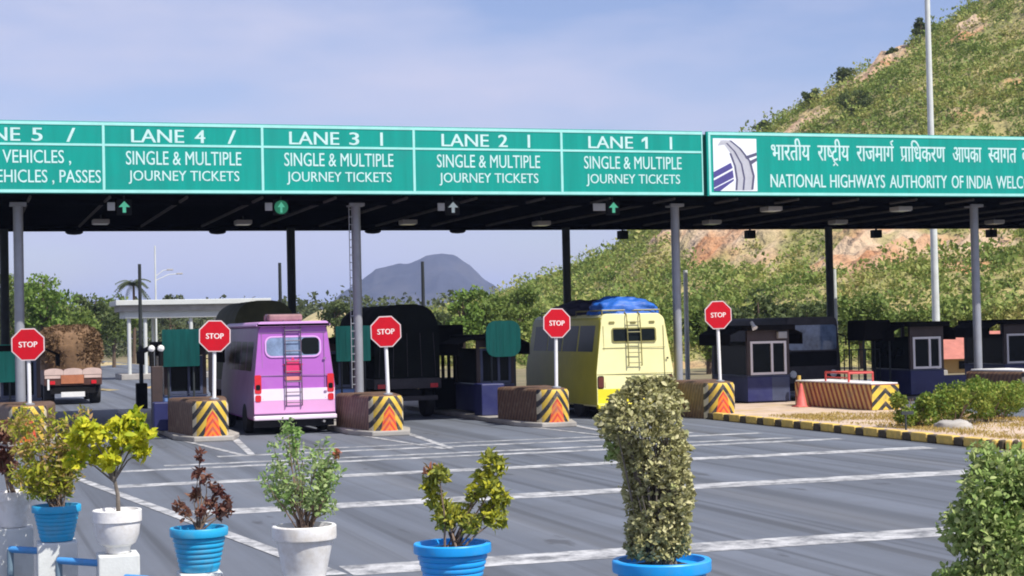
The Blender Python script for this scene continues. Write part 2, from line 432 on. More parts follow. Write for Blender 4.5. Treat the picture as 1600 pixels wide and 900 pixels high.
M('mountain_rock', (0.036, 0.040, 0.056), 0.95, 0.5, 0.006, dirt=(0.07, 0.065, 0.065), dirt_amt=0.9, dirt_scale=0.012)
M('plaster_white', (0.54, 0.56, 0.54), 0.7, 0.08, 1, dirt=(0.5, 0.5, 0.44), dirt_amt=0.5, dirt_scale=0.7)
M('roof_tile_red', (0.42, 0.15, 0.11), 0.8, 0.2, 2)
M('wall_ochre', (0.46, 0.31, 0.12), 0.85, 0.15, 1.2)
M('sand_mound', (0.42, 0.34, 0.18), 0.95, 0.3, 0.15, dirt=(0.16, 0.17, 0.06), dirt_amt=0.8, dirt_scale=0.12)

leafmat('leaf_scrub', [(0.085, 0.135, 0.034), (0.155, 0.225, 0.05), (0.23, 0.295, 0.07), (0.35, 0.36, 0.105), (0.48, 0.40, 0.17)], patch=0.16, mixp=0.66)
leafmat('leaf_dark', [(0.055, 0.085, 0.030), (0.10, 0.135, 0.045), (0.16, 0.19, 0.07)])
leafmat('leaf_green', [(0.085, 0.14, 0.03), (0.15, 0.215, 0.045), (0.24, 0.28, 0.07)])
leafmat('leaf_bright', [(0.085, 0.16, 0.03), (0.15, 0.24, 0.045), (0.22, 0.29, 0.07)], patch=0.5)
leafmat('leaf_far', [(0.055, 0.075, 0.035), (0.09, 0.115, 0.05), (0.13, 0.145, 0.065)])
leafmat('leaf_hedge', [(0.06, 0.12, 0.02), (0.15, 0.24, 0.035), (0.28, 0.33, 0.06), (0.36, 0.36, 0.08)], patch=2.0)
leafmat('leaf_yellow_green', [(0.135, 0.270, 0.027), (0.432, 0.486, 0.027), (0.702, 0.648, 0.041), (0.270, 0.405, 0.041)], trans=0.35)
leafmat('leaf_yellow_sparse', [(0.135, 0.270, 0.027), (0.486, 0.459, 0.041), (0.230, 0.297, 0.041), (0.567, 0.351, 0.162), (0.405, 0.459, 0.041)], trans=0.35)
leafmat('leaf_maroon', [(0.07, 0.022, 0.022), (0.15, 0.055, 0.045), (0.26, 0.13, 0.09), (0.20, 0.10, 0.05)])
leafmat('leaf_small_green', [(0.135, 0.270, 0.054), (0.270, 0.432, 0.121), (0.405, 0.486, 0.216), (0.176, 0.257, 0.095)], trans=0.35)
leafmat('leaf_croton', [(0.130, 0.247, 0.039), (0.546, 0.520, 0.039), (0.312, 0.338, 0.052), (0.182, 0.221, 0.052), (0.650, 0.546, 0.065)], trans=0.3)
leafmat('leaf_croton_red', [(0.35, 0.10, 0.06), (0.45, 0.18, 0.10), (0.16, 0.14, 0.04)])
leafmat('leaf_dusty', [(0.10, 0.08, 0.04), (0.28, 0.27, 0.11), (0.42, 0.41, 0.19), (0.58, 0.54, 0.30), (0.34, 0.40, 0.13)], trans=0.2, patch=7, mixp=0.35)
leafmat('leaf_dusty_green', [(0.140, 0.224, 0.056), (0.280, 0.392, 0.112), (0.448, 0.504, 0.196), (0.210, 0.238, 0.098)], trans=0.25)

def stripes_mat(name, kind):
    m = bpy.data.materials.new(name); m.use_nodes = True
    N = m.node_tree.nodes; L = m.node_tree.links; b = N['Principled BSDF']; b.inputs['Roughness'].default_value = 0.6
    t = N.new('ShaderNodeTexCoord'); sx = N.new('ShaderNodeSeparateXYZ'); L.new(t.outputs['Object'], sx.inputs[0])
    def math_(op, a, b_=None):
        n = N.new('ShaderNodeMath'); n.operation = op
        for i, q in enumerate((a, b_)):
            if q is None: continue
            if isinstance(q, (int, float)): n.inputs[i].default_value = q
            else: L.new(q, n.inputs[i])
        return n.outputs[0]
    def mix(f, c1, c2):
        n = N.new('ShaderNodeMixRGB'); L.new(f, n.inputs[0])
        for i, c in ((1, c1), (2, c2)):
            if isinstance(c, tuple): n.inputs[i].default_value = (*c, 1)
            else: L.new(c, n.inputs[i])
        return n.outputs[0]
    X, Y, Z = sx.outputs
    YEL, BLK, ORG, RED, PALE = (0.66, 0.44, 0.05), (0.022, 0.024, 0.03), (0.80, 0.20, 0.02), (0.62, 0.05, 0.03), (0.62, 0.54, 0.36)
    if kind == 'front':
        ax = math_('ABSOLUTE', X)
        v = math_('ADD', Z, math_('MULTIPLY', ax, 1.45))
        s = math_('GREATER_THAN', math_('FRACT', math_('DIVIDE', math_('ADD', v, 0.06), 0.36)), 0.53)
        outer = mix(math_('GREATER_THAN', ax, 0.385), YEL, PALE)
        yb = mix(s, outer, BLK)
        w = math_('LESS_THAN', v, 0.80)
        s2 = math_('GREATER_THAN', math_('FRACT', math_('DIVIDE', v, 0.2)), 0.55)
        inner = mix(s2, ORG, RED)
        c = mix(math_('MULTIPLY', w, math_('LESS_THAN', math_('ADD', math_('MULTIPLY', ax, 2.1), math_('MULTIPLY', Z, 0.35)), 0.50)), yb, inner)
    elif kind == 'front_low':
        ax = math_('ABSOLUTE', X)
        v = math_('ADD', Z, math_('MULTIPLY', ax, 0.95))
        s = math_('GREATER_THAN', math_('FRACT', math_('DIVIDE', math_('ADD', v, 0.12), 0.38)), 0.6)
        c = mix(s, (0.74, 0.52, 0.06), BLK)
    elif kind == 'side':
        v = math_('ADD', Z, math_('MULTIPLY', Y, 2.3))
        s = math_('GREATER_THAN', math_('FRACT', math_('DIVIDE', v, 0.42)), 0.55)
        c = mix(s, (0.17, 0.095, 0.055), (0.085, 0.048, 0.036))  # yellow and black stripes turned brown, their shade put into the colour
    else:  # side_low
        v = math_('SUBTRACT', math_('MULTIPLY', Y, 2.0), Z)
        s = math_('GREATER_THAN', math_('FRACT', math_('DIVIDE', v, 0.5)), 0.5)
        c = mix(s, (0.60, 0.36, 0.12), (0.24, 0.05, 0.03))
    nz = N.new('ShaderNodeTexNoise'); nz.inputs['Scale'].default_value = 6; nz.inputs['Detail'].default_value = 8
    g = N.new('ShaderNodeNewGeometry'); L.new(g.outputs['Position'], nz.inputs['Vector'])
    rr = N.new('ShaderNodeValToRGB'); rr.color_ramp.elements[0].position = 0.50; rr.color_ramp.elements[1].position = 0.74
    rr.color_ramp.elements[1].color = (0.6, 0.6, 0.6, 1)
    L.new(nz.outputs['Fac'], rr.inputs[0])
    c = mix(rr.outputs[0], c, (0.25, 0.19, 0.13))
    L.new(c, b.inputs['Base Color'])
    MATS[name] = m
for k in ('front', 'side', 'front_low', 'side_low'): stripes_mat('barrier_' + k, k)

def worn_paint():
    m = bpy.data.materials.new('road_paint'); m.use_nodes = True
    N = m.node_tree.nodes; L = m.node_tree.links; b = N['Principled BSDF']; b.inputs['Roughness'].default_value = 0.75
    g = N.new('ShaderNodeNewGeometry')
    nz = N.new('ShaderNodeTexNoise'); nz.inputs['Scale'].default_value = 2.2; nz.inputs['Detail'].default_value = 10; nz.inputs['Roughness'].default_value = 0.75
    L.new(g.outputs['Position'], nz.inputs['Vector'])
    r_ = N.new('ShaderNodeValToRGB'); e = r_.color_ramp.elements
    e[0].position = 0.41; e[0].color = (0.50, 0.50, 0.50, 1); e[1].position = 0.60; e[1].color = (0.14, 0.145, 0.155, 1)
    L.new(nz.outputs['Fac'], r_.inputs[0]); L.new(r_.outputs[0], b.inputs['Base Color'])
    MATS['road_paint'] = m
worn_paint()

# ------------------------------------------------------------------ ground, road, median
mb = MB(); mb.add([(-3500, -300, 0), (5000, -300, 0), (5000, 9000, 0), (-3500, 9000, 0)], [(0, 1, 2, 3)])
mb.build('ground', 'earth', kind='structure')
mb = MB(); mb.add([(-34, -20, 0.004), (20.3, -20, 0.004), (20.3, 62, 0.004), (18, 90, 0.004), (9, 420, 0.004), (-6, 420, 0.004), (-14, 90, 0.004), (-34, 62, 0.004)], [tuple(range(8))])
mb.build('road', 'asphalt', kind='structure')
mb = MB(); mb.add([(25.9, -20, 0.004), (70, -20, 0.004), (70, 70, 0.004), (25.9, 70, 0.004)], [(0, 1, 2, 3)])
mb.build('road', 'asphalt', kind='structure')

# raised median with its yellow and black kerb
mb = MB()
mb.prism([(20.55, 30.9), (21.2, 30.2), (25.4, 30.2), (25.9, 31), (25.9, 63), (20.55, 63)], 0.0, 0.15, 'z')
mb.build('pavement', 'paved_median', kind='structure')
mb = MB(); y = 31.0; i = 0
while y < 44.6:
    L_ = 0.68 if i % 2 == 0 else 0.38
    mb.box(20.3, 20.52, y, y + L_ - 0.03, 0.005, 0.21 if i % 2 == 0 else 0.19, i % 2); y += L_; i += 1
for k in range(10):
    a = R(180 + 10 * k); b_ = R(180 + 10 * k + 8)
    p = [(21.2 + r_ * math.cos(t), 31.0 + r_ * math.sin(t)) for r_, t in ((0.9, a), (0.9, b_), (0.68, b_), (0.68, a))]
    mb.prism(p, 0.005, 0.2, 'z', k % 2)
x = 21.25; i = 0
while x < 25.6:
    mb.box(x, x + 0.5, 30.08, 30.3, 0.005, 0.2, i % 2); x += 0.53; i += 1
mb.build('kerb', ['kerb_yellow', 'kerb_black'], kind='structure', bevel=0.03)

# painted transverse bars and lines
mb = MB()
def sheet(pts, z=0.008): mb.add([(x, y, z) for x, y in pts], [tuple(range(len(pts)))])
def hbar(x0, x1, y, w): sheet([(x0, y - w / 2), (x1, y - w / 2), (x1, y + w / 2), (x0, y + w / 2)])
hbar(4.15, 19.6, 19.2, 0.82); hbar(3.35, 19.8, 26.4, 0.80); hbar(2.6, 19.6, 31.8, 0.62)
hbar(3.0, 19.4, 35.3, 0.42); hbar(4.0, 18.6, 36.3, 0.34); hbar(5.4, 18.8, 38.3, 0.38); hbar(7.0, 17.5, 39.5, 0.26)
mb.build('road_marking', 'road_paint', kind='structure')
mb = MB(); sheet([(1.95, 34.4), (2.13, 34.4), (4.1, 18.9), (3.86, 18.9)], 0.012)
for (nx, ny) in ((6.07, 43.85), (10.55, 43.2), (15.45, 43.9)):
    sheet([(nx - 0.85, ny + 2.2), (nx - 0.72, ny + 2.2), (nx + 0.0, ny - 5.6), (nx - 0.16, ny - 5.6)], 0.012)
    sheet([(nx + 0.55, ny + 0.6), (nx + 0.75, ny + 0.6), (nx + 0.18, ny - 5.6), (nx + 0.02, ny - 5.6)], 0.012)
mb.build('road_marking', 'road_paint', kind='structure')

# ------------------------------------------------------------------ traffic islands (raised slabs under barriers and booths)
NOSES = [(1.55, 44.31), (6.07, 43.85), (10.55, 43.15), (15.45, 43.9), (20.75, 44.6)]
for (nx, ny) in NOSES[:4] + [(-3.1, 44.4), (31.2, 44.2), (36.5, 44.2)]:
    mb = MB(); w = 0.86
    mb.prism([(nx - w, 62.0), (nx - w, ny + 1.2), (nx - 0.5, ny - 0.15), (nx + 0.5, ny - 0.15), (nx + w, ny + 1.2), (nx + w, 62.0)], 0.0, 0.14, 'z')
    mb.build('pavement', 'concrete', kind='structure', bevel=0.03)

# ------------------------------------------------------------------ hill, mountain
cy_, sy_ = math.cos(YAW), math.sin(YAW)
RL = np.array([(-200, -2), (-60, -1), (-34, 0.3), (-22, 2.4), (-8, 4.8), (4, 8.4), (12, 11.6), (26, 23.4), (38, 30.2), (53, 38.5), (60, 43.0), (90, 62), (130, 74), (180, 62), (260, 30), (380, -2)], float)
def vnoise(x, y, f, seed=0):
    xs = x * f + seed * 13.7; ys = y * f + seed * 7.3
    xi = np.floor(xs).astype(int); yi = np.floor(ys).astype(int); u = xs - xi; v = ys - yi
    u = u * u * (3 - 2 * u); v = v * v * (3 - 2 * v)
    def h(a, b):
        n = (a * 374761393 + b * 668265263 + seed * 1442695) & 0x7fffffff
        n = ((n ^ (n >> 13)) * 1274126177) & 0x7fffffff
        return ((n ^ (n >> 16)) & 0xffff) / 65535.0
    return (h(xi, yi) * (1 - u) + h(xi + 1, yi) * u) * (1 - v) + (h(xi, yi + 1) * (1 - u) + h(xi + 1, yi + 1) * u) * v
def fbm(x, y, f, seed=0, o=4):
    t = 0; a = 0.5
    for k in range(o): t = t + a * vnoise(x, y, f * 2 ** k, seed + k); a *= 0.5
    return t
def hill_h(l, d):
    rl = np.interp(l, RL[:, 0], RL[:, 1])
    d0 = np.interp(l, [-30, 0, 20, 80], [135, 112, 100, 92])
    t = np.clip((d - d0) / (202 - d0), 0, 1)
    rise = t * (1.25 - 0.25 * t)
    back = np.clip((d - 202) / 260, 0, 1)
    n = (fbm(l, d, 0.045, 3) - 0.47) * 7.0 + (fbm(l, d, 0.2, 9) - 0.47) * 2.2
    return rl * rise * (1 - 0.55 * back ** 1.5) + n * np.clip(t * (1 - t) * 4, 0, 1) * np.clip(rl / 12, 0, 1) + np.where(rl * t <= 0, -0.6, 0) * 0 - 0.25
# bare rock patches: centre (l, d), radii and tilt, given on the slope
ROCKS = [(17.5, 158, 3.6, 20, -0.2), (21.5, 172, 4.0, 14, -0.2), (27.0, 131, 4.6, 11, 0.2), (33, 126, 4, 7, 0.0), (39.0, 137, 3.6, 10, 0.1),
         (46, 133, 3.5, 8, 0), (43, 198, 5, 5, 0.3), (52, 190, 2.4, 5, 0.2), (58, 168, 3.0, 8, 0.2), (63, 182, 3.0, 5, 0.2), (34, 190, 3, 6, 0.2), (61, 140, 3.2, 8, 0), (30.5, 187, 2.6, 5, 0.3)]
def rock_mask(l, d):
    m = np.zeros_like(l)
    for (a, b, rl, rd, k) in ROCKS:
        ll = (l - a - k * (d - b)) / rl; dd = (d - b) / rd
        e = 1.05 - (ll * ll + dd * dd) + (fbm(l, d, 0.35, 21) - 0.47) * 3.4
        m = np.maximum(m, np.clip(e * 1.6, 0, 1))
    m = np.maximum(m, np.clip((fbm(l, d, 0.16, 33) - 0.64) * 7, 0, 0.6))
    return m
ls = np.concatenate([np.arange(-60, -15, 3.0), np.arange(-15, 80, 0.9), np.arange(80, 381, 6.0)])
ds = np.concatenate([np.arange(86, 215, 1.0), np.arange(215, 480, 8.0)])
LL, DD = np.meshgrid(ls, ds)
rm = rock_mask(LL, DD)
HH = hill_h(LL, DD) + rm * ((fbm(LL, DD, 0.55, 5, 3) - 0.4) * 3.4 + np.abs(fbm(LL, DD, 0.9, 15, 2) - 0.37) * 2.4)
XX = LL * cy_ + DD * sy_; YY = -LL * sy_ + DD * cy_
nr, nc = LL.shape
idx = np.arange(nr * nc).reshape(nr, nc)
F = np.stack([idx[:-1, :-1], idx[:-1, 1:], idx[1:, 1:], idx[1:, :-1]], -1).reshape(-1, 4)
m = bpy.data.materials.new('hill_ground'); m.use_nodes = True; MATS['hill_ground'] = m
N = m.node_tree.nodes; L = m.node_tree.links; b = N['Principled BSDF']; b.inputs['Roughness'].default_value = 0.95
at = N.new('ShaderNodeAttribute'); at.attribute_name = 'rock'
g = N.new('ShaderNodeNewGeometry')
na = N.new('ShaderNodeTexNoise'); na.inputs['Scale'].default_value = 0.22; na.inputs['Detail'].default_value = 8; na.inputs['Roughness'].default_value = 0.7
nb = N.new('ShaderNodeTexNoise'); nb.inputs['Scale'].default_value = 0.16; nb.inputs['Detail'].default_value = 7
L.new(g.outputs['Position'], na.inputs['Vector']); L.new(g.outputs['Position'], nb.inputs['Vector'])
ra = N.new('ShaderNodeValToRGB'); e = ra.color_ramp.elements
e[0].position = 0.35; e[0].color = (0.19, 0.205, 0.06, 1); e[1].position = 0.62; e[1].color = (0.40, 0.33, 0.14, 1)
rb = N.new('ShaderNodeValToRGB'); e = rb.color_ramp.elements
e[0].position = 0.36; e[0].color = (0.46, 0.22, 0.10, 1); e[1].position = 0.60; e[1].color = (0.54, 0.40, 0.26, 1)
mm = N.new('ShaderNodeMixRGB')
L.new(na.outputs['Fac'], ra.inputs[0]); L.new(nb.outputs['Fac'], rb.inputs[0]); L.new(at.outputs['Fac'], mm.inputs[0])
L.new(ra.outputs[0], mm.inputs[1]); L.new(rb.outputs[0], mm.inputs[2]); L.new(mm.outputs[0], b.inputs['Base Color'])
bp = N.new('ShaderNodeBump'); bp.inputs['Strength'].default_value = 1.0; bp.inputs['Distance'].default_value = 1.0
nd = N.new('ShaderNodeTexNoise'); nd.inputs['Scale'].default_value = 0.9; nd.inputs['Detail'].default_value = 6
L.new(g.outputs['Position'], nd.inputs['Vector']); L.new(nd.outputs['Fac'], bp.inputs['Height']); L.new(bp.outputs[0], b.inputs['Normal'])
hill = npmesh('hill', np.stack([XX, YY, HH], -1).reshape(-1, 3), F, 'hill_ground', kind='structure')
att = hill.data.attributes.new('rock', 'FLOAT', 'POINT'); att.data.foreach_set('value', rm.ravel().astype(np.float32))

rng = np.random.default_rng(5)
# scrub over the slope
n = 26000
l = rng.uniform(-16, 78, n); d = rng.uniform(96, 206, n)
dens = 0.10 + 1.0 * fbm(l, d, 0.13, 41) - 0.58 * np.clip(rock_mask(l, d), 0, 1) + 0.35 * np.clip((125 - d) / 25, 0, 1)
keep = rng.uniform(0, 1, n) < np.clip(dens, 0, 1); l = l[keep]; d = d[keep]
z = hill_h(l, d); keep = z > 0.2; l = l[keep]; d = d[keep]; z = z[keep]
rad = rng.uniform(0.28, 0.85, len(l)) * np.where(rng.uniform(0, 1, len(l)) < 0.16, 2.2, 1.0)
k = 30
P = np.repeat(np.stack([l * cy_ + d * sy_, -l * sy_ + d * cy_, z + rad * 0.45], -1), k, 0)
q = rng.normal(size=P.shape); q /= np.linalg.norm(q, axis=1)[:, None]
q *= rng.uniform(0.35, 1.0, len(q))[:, None] ** 0.6
q[:, 2] *= 0.75
P = P + q * np.repeat(rad, k)[:, None]
V, F = leaf_cloud(P, np.repeat(0.15 + 0.16 * rad, k), rng, 1.5, out=q * 0.6)
npmesh('scrub', V, F, 'leaf_scrub', kind='stuff', label='olive green scrub and dry bushes covering the rocky hillside')

def far_mountain(name, pts, D, spread, mat, seed):
    """a real mountain: ridge profile (l, z) at distance D with slopes falling away on both sides"""
    pts = np.array(pts, float)
    ls = np.linspace(pts[0, 0], pts[-1, 0], 130); ds = np.linspace(D - spread, D + spread, 70)
    LL, DD = np.meshgrid(ls, ds)
    t = 1 - np.abs(DD - D) / spread
    ridge = np.interp(LL, pts[:, 0], pts[:, 1])
    H = ridge * t ** 1.15 + (fbm(LL, DD, 5.0 / spread, seed, 5) - 0.47) * ridge * 0.9 * t * (1 - t) * 2 + (fbm(LL, DD, 12.0 / spread, seed + 3, 3) - 0.45) * 10 * t - 1
    X = LL * cy_ + DD * sy_; Y = -LL * sy_ + DD * cy_
    nr, nc = LL.shape; idx = np.arange(nr * nc).reshape(nr, nc)
    F = np.stack([idx[:-1, :-1], idx[:-1, 1:], idx[1:, 1:], idx[1:, :-1]], -1).reshape(-1, 4)
    o = npmesh(name, np.stack([X, Y, H], -1).reshape(-1, 3), F, mat, kind='structure')
    o.data.polygons.foreach_set('use_smooth', [True] * len(o.data.polygons))
far_mountain('mountain', [(-420, -8), (-360, 8), (-325, 52), (-300, 74), (-262, 96), (-240, 114), (-205, 121), (-180, 124), (-150, 136), (-125, 141), (-98, 134), (-70, 112), (-40, 86), (-10, 62), (40, 40), (160, -8)], 3000, 300, 'mountain_rock', 50)
far_mountain('hills', [(-1100, -4), (-700, 14), (-560, 30), (-480, 38), (-400, 34), (-330, 40), (-280, 30), (-220, 34), (-120, 24), (0, 20), (200, -4)], 2000, 260, 'mountain_rock', 70)
# dry mound beyond the plaza
ls = np.linspace(-40, 2, 40); ds = np.linspace(186, 214, 24); LL, DD = np.meshgrid(ls, ds)
H = 5.4 * np.exp(-((LL + 21) / 7.0) ** 2) * np.clip(1 - ((DD - 200) / 14) ** 2, 0, 1) - 0.05 + (fbm(LL, DD, 0.3, 4) - 0.47) * 1.2
idx = np.arange(LL.size).reshape(LL.shape)
F = np.stack([idx[:-1, :-1], idx[:-1, 1:], idx[1:, 1:], idx[1:, :-1]], -1).reshape(-1, 4)
npmesh('mound_terrain', np.stack([LL * cy_ + DD * sy_, -LL * sy_ + DD * cy_, H], -1).reshape(-1, 3), F, 'sand_mound', kind='structure')

# ------------------------------------------------------------------ trees
def LD(px, d): 
    """ground place at camera distance d in the direction of a picture column (used once, to lay the place out)"""
    l = (px - 800) / 2655.0 * d
    return l * cy_ + d * sy_, -l * sy_ + d * cy_
def tree(name, label, x, y, h, rx, mat, seed, rz=None, leaf=0.3, clumps=24, per=80, z0=0.0, trunk=0.14, group=None, low=0.32, cat='tree'):
    rg = np.random.default_rng(seed); rz = rz or h * 0.36
    t = thing(name, label, cat, (x, y, z0), 0, group)
    cz = h - rz
    mb = MB(); top = (rg.uniform(-.2, .2), rg.uniform(-.2, .2), cz)
    mb.tube([(0, 0, -0.3), (top[0] * .4, top[1] * .4, cz * 0.5), top, (top[0] * 1.3, top[1], h * 0.88)], [trunk * 1.25, trunk, trunk * 0.7, trunk * 0.2], 7)
    C = []
    for i in range(clumps):
        q = rg.normal(size=3); q /= np.linalg.norm(q); q *= rg.uniform(0.35, 0.95)
        c = np.array([q[0] * rx, q[1] * rx, cz + q[2] * rz]); c[2] = max(c[2], h * low)
        C.append(c)
        if i % 3 == 0:
            mb.tube([(top[0] * .6, top[1] * .6, cz * 0.75), tuple((np.array(top) + c) / 2 + [0, 0, -0.1]), tuple(c)], [trunk * 0.5, trunk * 0.3, trunk * 0.08], 5, caps=False)
    mb.build('trunk', 'bark', t, smooth=True)
    C = np.array(C); rc = rg.uniform(0.28, 0.46, clumps) * rx
    P = np.repeat(C, per, 0); q = rg.normal(size=P.shape); q /= np.linalg.norm(q, axis=1)[:, None]
    q *= rg.uniform(0.2, 1.0, len(q))[:, None] ** 0.55
    q[:, 2] *= 0.72
    P = P + q * np.repeat(rc, per)[:, None]
    V, F = leaf_cloud(P, np.full(len(P), leaf), rg, 1.7, out=q * 0.5)
    npmesh('crown', V, F, mat, t)
    return t
TREES = [
    (14, 128, 7.8, 2.7, 'leaf_green', 'tall leafy green tree behind the grey column at the road edge'),
    (62, 122, 7.9, 2.4, 'leaf_bright', 'light green tree rising highest above the loaded hay truck'),
    (108, 132, 6.2, 2.6, 'leaf_green', 'round mid green tree standing just past the hay truck load'),
    (150, 140, 6.4, 2.4, 'leaf_dark', 'dark bushy tree between the hay truck and the white shelter'),
    (176, 150, 6.6, 2.3, 'leaf_green', 'green tree touching the left end of the white flat shelter roof'),
    (-20, 118, 7.0, 2.8, 'leaf_dark', 'dark green tree cut by the edge of the view beside the column'),
]
for i, (px, d, h, rx, mt, lb) in enumerate(TREES):
    x, y = LD(px, d); tree('roadside_tree', lb, x, y, h, rx, mt, 100 + i, leaf=0.34, clumps=30, per=80, group='trees past the plaza by the road', low=0.18)
MID = [
    (722, 112, 5.9, 1.7, 'leaf_bright', 'bright green young tree between the dark truck and the hill'),
    (770, 118, 5.4, 1.8, 'leaf_green', 'mid green tree above the rounded green board'),
    (812, 124, 6.0, 1.9, 'leaf_green', 'tree at the hill foot just behind the yellow bus windows'),
    (524, 150, 6.2, 1.7, 'leaf_dark', 'dark green tree in front of the dry yellow mound'),
    (690, 140, 4.4, 1.5, 'leaf_dark', 'small dark tree showing past the rounded truck cover'),
]
for i, (px, d, h, rx, mt, lb) in enumerate(MID):
    x, y = LD(px, d); tree('hill_foot_tree', lb, x, y, h, rx, mt, 140 + i, leaf=0.30, clumps=26, per=80, group='trees at the foot of the hill', low=0.2)
FOOT = [(1105, 92, 3.9, 1.7, 'leaf_green', 'bushy green tree right behind the fifth stop sign'), (1190, 96, 4.4, 2.2, 'leaf_dark', 'dark spreading tree directly over the white framed booth window'),
        (1265, 94, 3.7, 1.8, 'leaf_dark', 'dark tree over the dark parked bus windscreen'), (1345, 97, 4.2, 1.9, 'leaf_green', 'green tree above the pair of dark awnings'),
        (1430, 95, 3.6, 1.7, 'leaf_green', 'tree between the second booth and the tall pale mast'), (1505, 99, 4.0, 1.9, 'leaf_scrub', 'dry olive tree behind the red tiled roof'),
        (1585, 97, 4.2, 2.0, 'leaf_scrub', 'green tree over the dark awning of the last booth'), (1010, 104, 4.6, 1.8, 'leaf_green', 'green tree rising between the yellow bus and the grey column')]
for i, (px, d, h, rx, mt, lb) in enumerate(FOOT):
    x, y = LD(px, d); tree('booth_tree', lb, x, y, h, rx, mt, 170 + i, leaf=0.30, clumps=28, per=80, group='trees behind the right hand booths', low=0.15)
RIDGE = [(1325, 100, 2.9, 1.5, 'broad dark tree on the hill ridge beside the orange bare patch'), (1276, 118, 2.2, 1.1, 'small dark tree low on the ridge line next to a broader one'),
         (1449, 40, 3.6, 1.1, 'upright dark tree on the ridge touching the tall pale mast'), (1404, 62, 1.7, 0.8, 'small round tree on the ridge below the upright one'),
         (1198, 158, 1.9, 1.0, 'small dark tree at the low end of the ridge'), (1345, 155, 3.0, 2.0, 'dark clump tree in the middle of the slope below the ridge')]
for i, (px, py, h, rx, lb) in enumerate(RIDGE):
    d_ = 200 if i < 5 else 178
    l_ = (px - 800) / 2655.0 * d_
    x, y = LD(px, d_); z_ = float(hill_h(np.array([l_]), np.array([float(d_)]))[0])
    tree('ridge_tree', lb, x, y, h, rx, 'leaf_dark', 210 + i, leaf=0.26, clumps=18, per=80, z0=z_ - 0.5, trunk=0.08, group='dark trees on the hill', low=0.08)

# far tree line (reads as one mass)
rg = np.random.default_rng(77)
C = []
for px in np.arange(-60, 760, 3.2):
    d_ = rg.uniform(205, 260); hh = 4.6 + 1.6 * float(fbm(np.array([px]), np.array([0.0]), 0.03, 8)[0]) * 2 + rg.uniform(-0.5, 0.8)
    x, y = LD(px, d_)
    for z_ in np.arange(0.6, hh, 0.9): C.append((x + rg.uniform(-1, 1), y, z_))
C = np.array(C); P = np.repeat(C, 14, 0) + rg.normal(size=(len(C) * 14, 3)) * 0.62
V, F = leaf_cloud(P, np.full(len(P), 0.62), rg, 1.5)
npmesh('treeline', V, F, 'leaf_far', kind='stuff', label='distant line of trees along the horizon beyond the toll plaza')

def palm(x, y, h, label):
    rg = np.random.default_rng(int(h * 100)); t = thing('palm_tree', label, 'palm tree', (x, y, 0), 0, 'palms on the horizon')
    MB().tube([(0, 0, -0.2), (0.15, 0, h * 0.5), (0.1, 0, h)], [0.2, 0.15, 0.12], 7).build('trunk', 'bark', t, smooth=True)
    vs = []; fs = []
    for k in range(30):
        a = 2 * math.pi * k / 30 + rg.uniform(-.1, .1); el = rg.uniform(-0.6, 1.3); L_ = rg.uniform(1.3, 1.9)
        for j in range(14):
            s = j / 13; r_ = L_ * s * math.cos(el * (1 - s * .6)); zz = h + L_ * (s * math.sin(el) - 0.75 * s * s)
            c = Vector((0.1 + r_ * math.cos(a), r_ * math.sin(a), zz)); sd = Vector((-math.sin(a), math.cos(a), 0))
            for sg in (-1, 1):
                o = len(vs); w = 0.55 * (1 - 0.5 * s)
                vs += [c, c + Vector((math.cos(a), math.sin(a), 0)) * 0.14, c + sd * sg * w + Vector((0.1 * math.cos(a), 0.1 * math.sin(a), -0.22))]; fs.append((o, o + 1, o + 2))
    npmesh('crown', np.array([tuple(v) for v in vs]), np.array(fs), 'leaf_far', t)
x, y = LD(207, 170); palm(x, y, 8.0, 'palm tree with ragged crown above the white shelter roof')
x, y = LD(266, 190); tree('far_tree', 'dark rounded tree top above the middle of the white shelter roof', x, y, 7.9, 1.5, 'leaf_far', 303, leaf=0.4, clumps=14, per=50)

# ------------------------------------------------------------------ buildings beyond
t = thing('shelter', 'white flat roofed open shelter on slim columns beyond the lanes', 'shelter', (9.2, 108, 0))
MB().box(-0.1, 9.6, 0, 5, 4.66, 4.98).build('roof', 'plaster_white', t, bevel=0.03)
MB().box(0.5, 9.2, 0.5, 4.6, 3.86, 4.28).build('roof_beam', 'plaster_white', t)
MB().box(0.2, 9.4, 0.25, 4.8, 4.282, 4.658).build('ceiling_band', 'concrete', t)
for cx in (0.75, 1.75, 4.6, 8.8):
    MB().tube([(cx, 0.8, 0), (cx, 0.8, 3.86)], 0.125, 10).build('column', 'plaster_white', t, smooth=True)
for cx in (2.6, 6.6):
    MB().tube([(cx, 4.2, 0), (cx, 4.2, 3.86)], 0.11, 10).build('column', 'plaster_white', t, smooth=True)
MB().box(0.2, 9.3, 0.3, 4.9, 0, 0.35).build('plinth', 'concrete', t, bevel=0.03)

t = thing('tiled_house', 'low ochre walled house with pinkish red tiled roof behind the column', 'house', (46.2, 74, 0), R(-8))
MB().box(0.3, 9.7, 0.3, 4.5, 0, 0.95).build('wall', 'wall_ochre', t)
mb = MB(); mb.add([(-0.1, -0.2, 0.72), (10.1, -0.2, 0.72), (10.1, 2.4, 2.05), (-0.1, 2.4, 2.05), (-0.1, 5.0, 0.72), (10.1, 5.0, 0.72)], [(0, 1, 2, 3), (3, 2, 5, 4), (0, 3, 4), (1, 5, 2), (0, 4, 5, 1)])
mb.build('roof', 'roof_tile_red', t)
for wx in (1.2, 3.0, 5.2): MB().box(wx, wx + 0.9, 0.26, 0.29, 0.2, 0.6).build('window', 'glass_dark', t)

